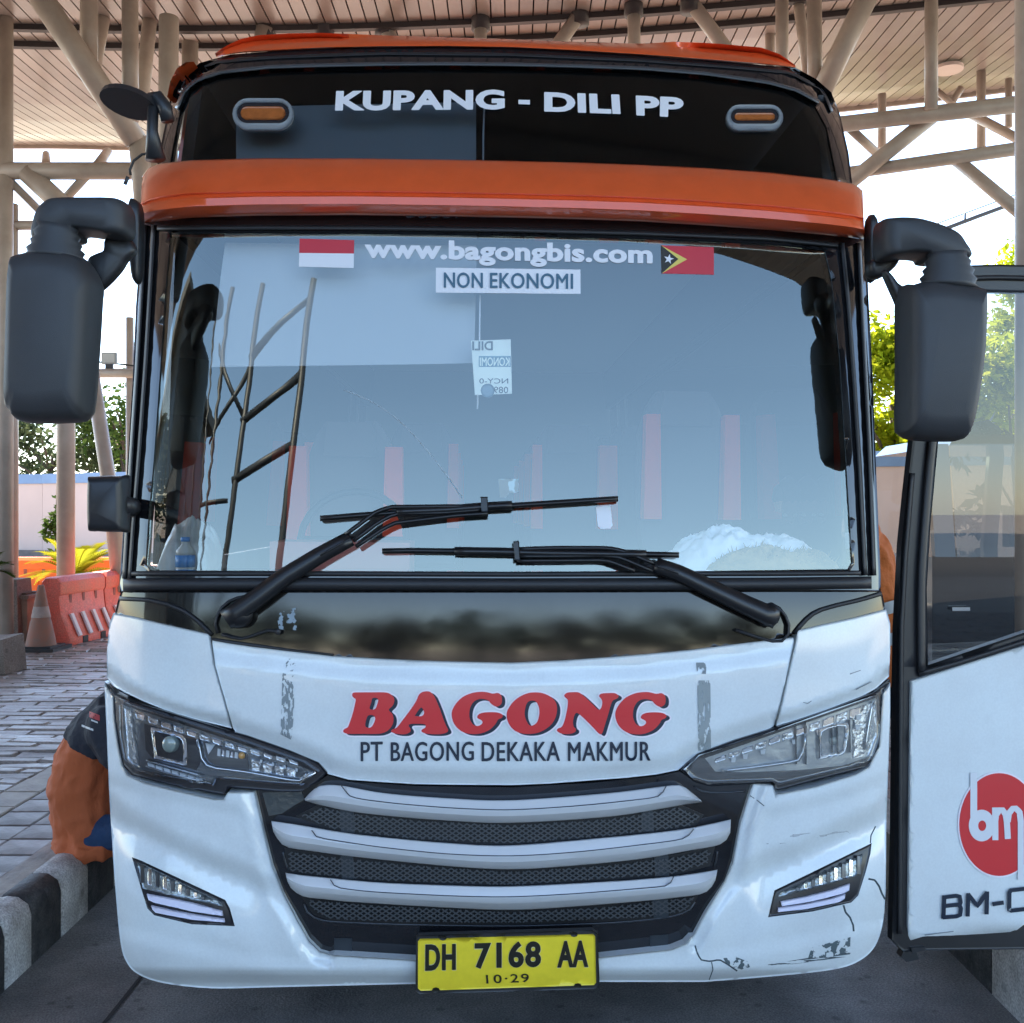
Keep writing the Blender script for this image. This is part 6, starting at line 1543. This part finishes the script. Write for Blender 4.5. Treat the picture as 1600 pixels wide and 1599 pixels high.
MB().rings([[(-.3, -.1, 0), (.06, -.1, 0), (.09, .25, 0), (-.3, .25, 0)], [(-.3, -.1, .27), (.03, -.1, .31), (.06, .25, .33), (-.3, .25, .3)]]).build("body", CONC, kb)
for k in range(3):
    o = MB().box((world_at(40, 935, 14.5).x + (k - 1) * .62, 14.6, PH + .07), (.6, .3, .14)).build("yellow_kerb", YKERB)
    tag(o, ("yellow kerb stone left of the cone's tip", "yellow kerb stone right behind the cone's tip", "yellow kerb stone behind the salmon barriers")[k], "kerb stone", "yellow kerb stones")
# floodlight with its wires
fp = world_at(171, 577, 13.0)
fl_ = empty("floodlight", fp, "small square floodlight on top of the cross beam at left", "floodlight")
MB().box((0, 0, .13), (.185, .06, .145)).build("housing", mat("flood_grey", (.33, .34, .33), .4), fl_)
MB().box((0, -.034, .13), (.155, .008, .115)).build("glass", mat("flood_glass", (.55, .57, .55), .15), fl_)
MB().box((0, 0, .03), (.10, .03, .06)).build("bracket", GUNM, fl_)
w_ = MB().tube([world_at(140, 565, 13.05), world_at(160, 567, 13.05)], .011, 6).tube([world_at(181, 569, 13.05), world_at(215, 573, 13.05)], .011, 6).tube([world_at(150, 556, 13.05), world_at(150, 566, 13.05)], .004, 5).tube([world_at(190, 560, 13.05), world_at(190, 570, 13.05)], .004, 5).build("wire", CABLE)
tag(w_, "thin dark wire running to the floodlight on the beam", "wire")
c1 = MB().tube([world_at(1380, 392, 22), world_at(1480, 357, 22), world_at(1530, 338, 22.5), world_at(1720, 268, 23)], .045, 8).tube([world_at(1508, 345, 22), world_at(1508, 333, 22)], .02, 6).build("power_cable", CABLE, None, True)
tag(c1, "thick black power cable slanting through the sky at right", "cable")
c2 = MB().tube([world_at(1400, 374, 22), world_at(1556, 316, 22.5), world_at(1720, 256, 23)], .012, 6).build("power_cable", CABLE, None, True)
tag(c2, "thin wire running above the thick black cable at right", "cable")
# dark van beyond the open door
van = empty("parked_van", (4.66, 7.0, PH), "black van parked beyond the open door, seen through its window", "van")
vb = lambda: MB()
autosmooth(vb().rings([[(x, y, .28) for x, y in ((-1.75, 0), (1.9, 0), (1.9, 1.7), (-1.75, 1.7))], [(x, y, .42) for x, y in ((-1.8, -.03), (1.95, -.03), (1.95, 1.73), (-1.8, 1.73))], [(x, y, 1.15) for x, y in ((-1.8, -.03), (1.95, -.03), (1.95, 1.73), (-1.8, 1.73))]]).build("body", WHITEBODY, van), 30)
autosmooth(vb().rings([[(x, y, 1.92) for x, y in ((-1.62, .12), (1.8, .12), (1.8, 1.58), (-1.62, 1.58))], [(x, y, 2.0) for x, y in ((-1.55, .18), (1.75, .18), (1.75, 1.52), (-1.55, 1.52))]]).build("roof", WHITEBODY, van), 30)
for x, w in ((-1.70, .14), (-.62, .12), (.10, .09), (1.05, .12), (1.84, .12)):
    for y, y2 in ((0.02, .14), (1.68, 1.56)):
        vb().add([(x - w / 2, y - .03, 1.15), (x + w / 2, y - .03, 1.15), (x + w / 2, y2 - .03, 1.93), (x - w / 2, y2 - .03, 1.93), (x - w / 2, y + .03, 1.15), (x + w / 2, y + .03, 1.15), (x + w / 2, y2 + .03, 1.93), (x - w / 2, y2 + .03, 1.93)],
                 [(0, 1, 2, 3), (7, 6, 5, 4), (0, 4, 5, 1), (1, 5, 6, 2), (2, 6, 7, 3), (3, 7, 4, 0)]).build("pillar", WHITEBODY, van)
for x0, x1 in ((-1.62, -.68), (-.56, .05), (.15, .99), (1.12, 1.77)):
    for y, y2 in ((-.005, .115), (1.705, 1.585)):
        mesh("window", [(x0, y, 1.15), (x1, y, 1.15), (x1, y2, 1.93), (x0, y2, 1.93)], [(0, 1, 2, 3)], DGLASS, van)
for x in (-1.62, .9):
    MB().rings([[(x + q * .06, -.05 - dz, .80 + s_) for q, s_ in ((-1, -.6 * .02), (1, -.6 * .02), (1, .6 * .02), (-1, .6 * .02))] for dz in (0, .02)]).build("handle", CHROME, van)
for x in (-1.15, 1.25):
    for y in (.02, 1.52):
        ring = lambda r_, yy: [(x + r_ * math.cos(2 * math.pi * k / 22), yy, .32 + r_ * math.sin(2 * math.pi * k / 22)) for k in range(22)]
        w2_ = sub("wheel", van)
        MB().rings([ring(.28, y), ring(.32, y + .02), ring(.32, y + .16), ring(.28, y + .18)]).build("tyre", TYRE, w2_, True)
        MB().rings([ring(.19, y - .004), ring(.17, y - .012), ring(.05, y + .01)]).build("rim", SILVER, w2_)
for x in (-.9, .5):
    MB().rings([[(x + a * .12, .55 + b * .05, z) for a, b in ((-1, -1), (1, -1), (1, 1), (-1, 1))] for z in (1.2, 1.42, 1.5)]).build("headrest", SEATD, van)
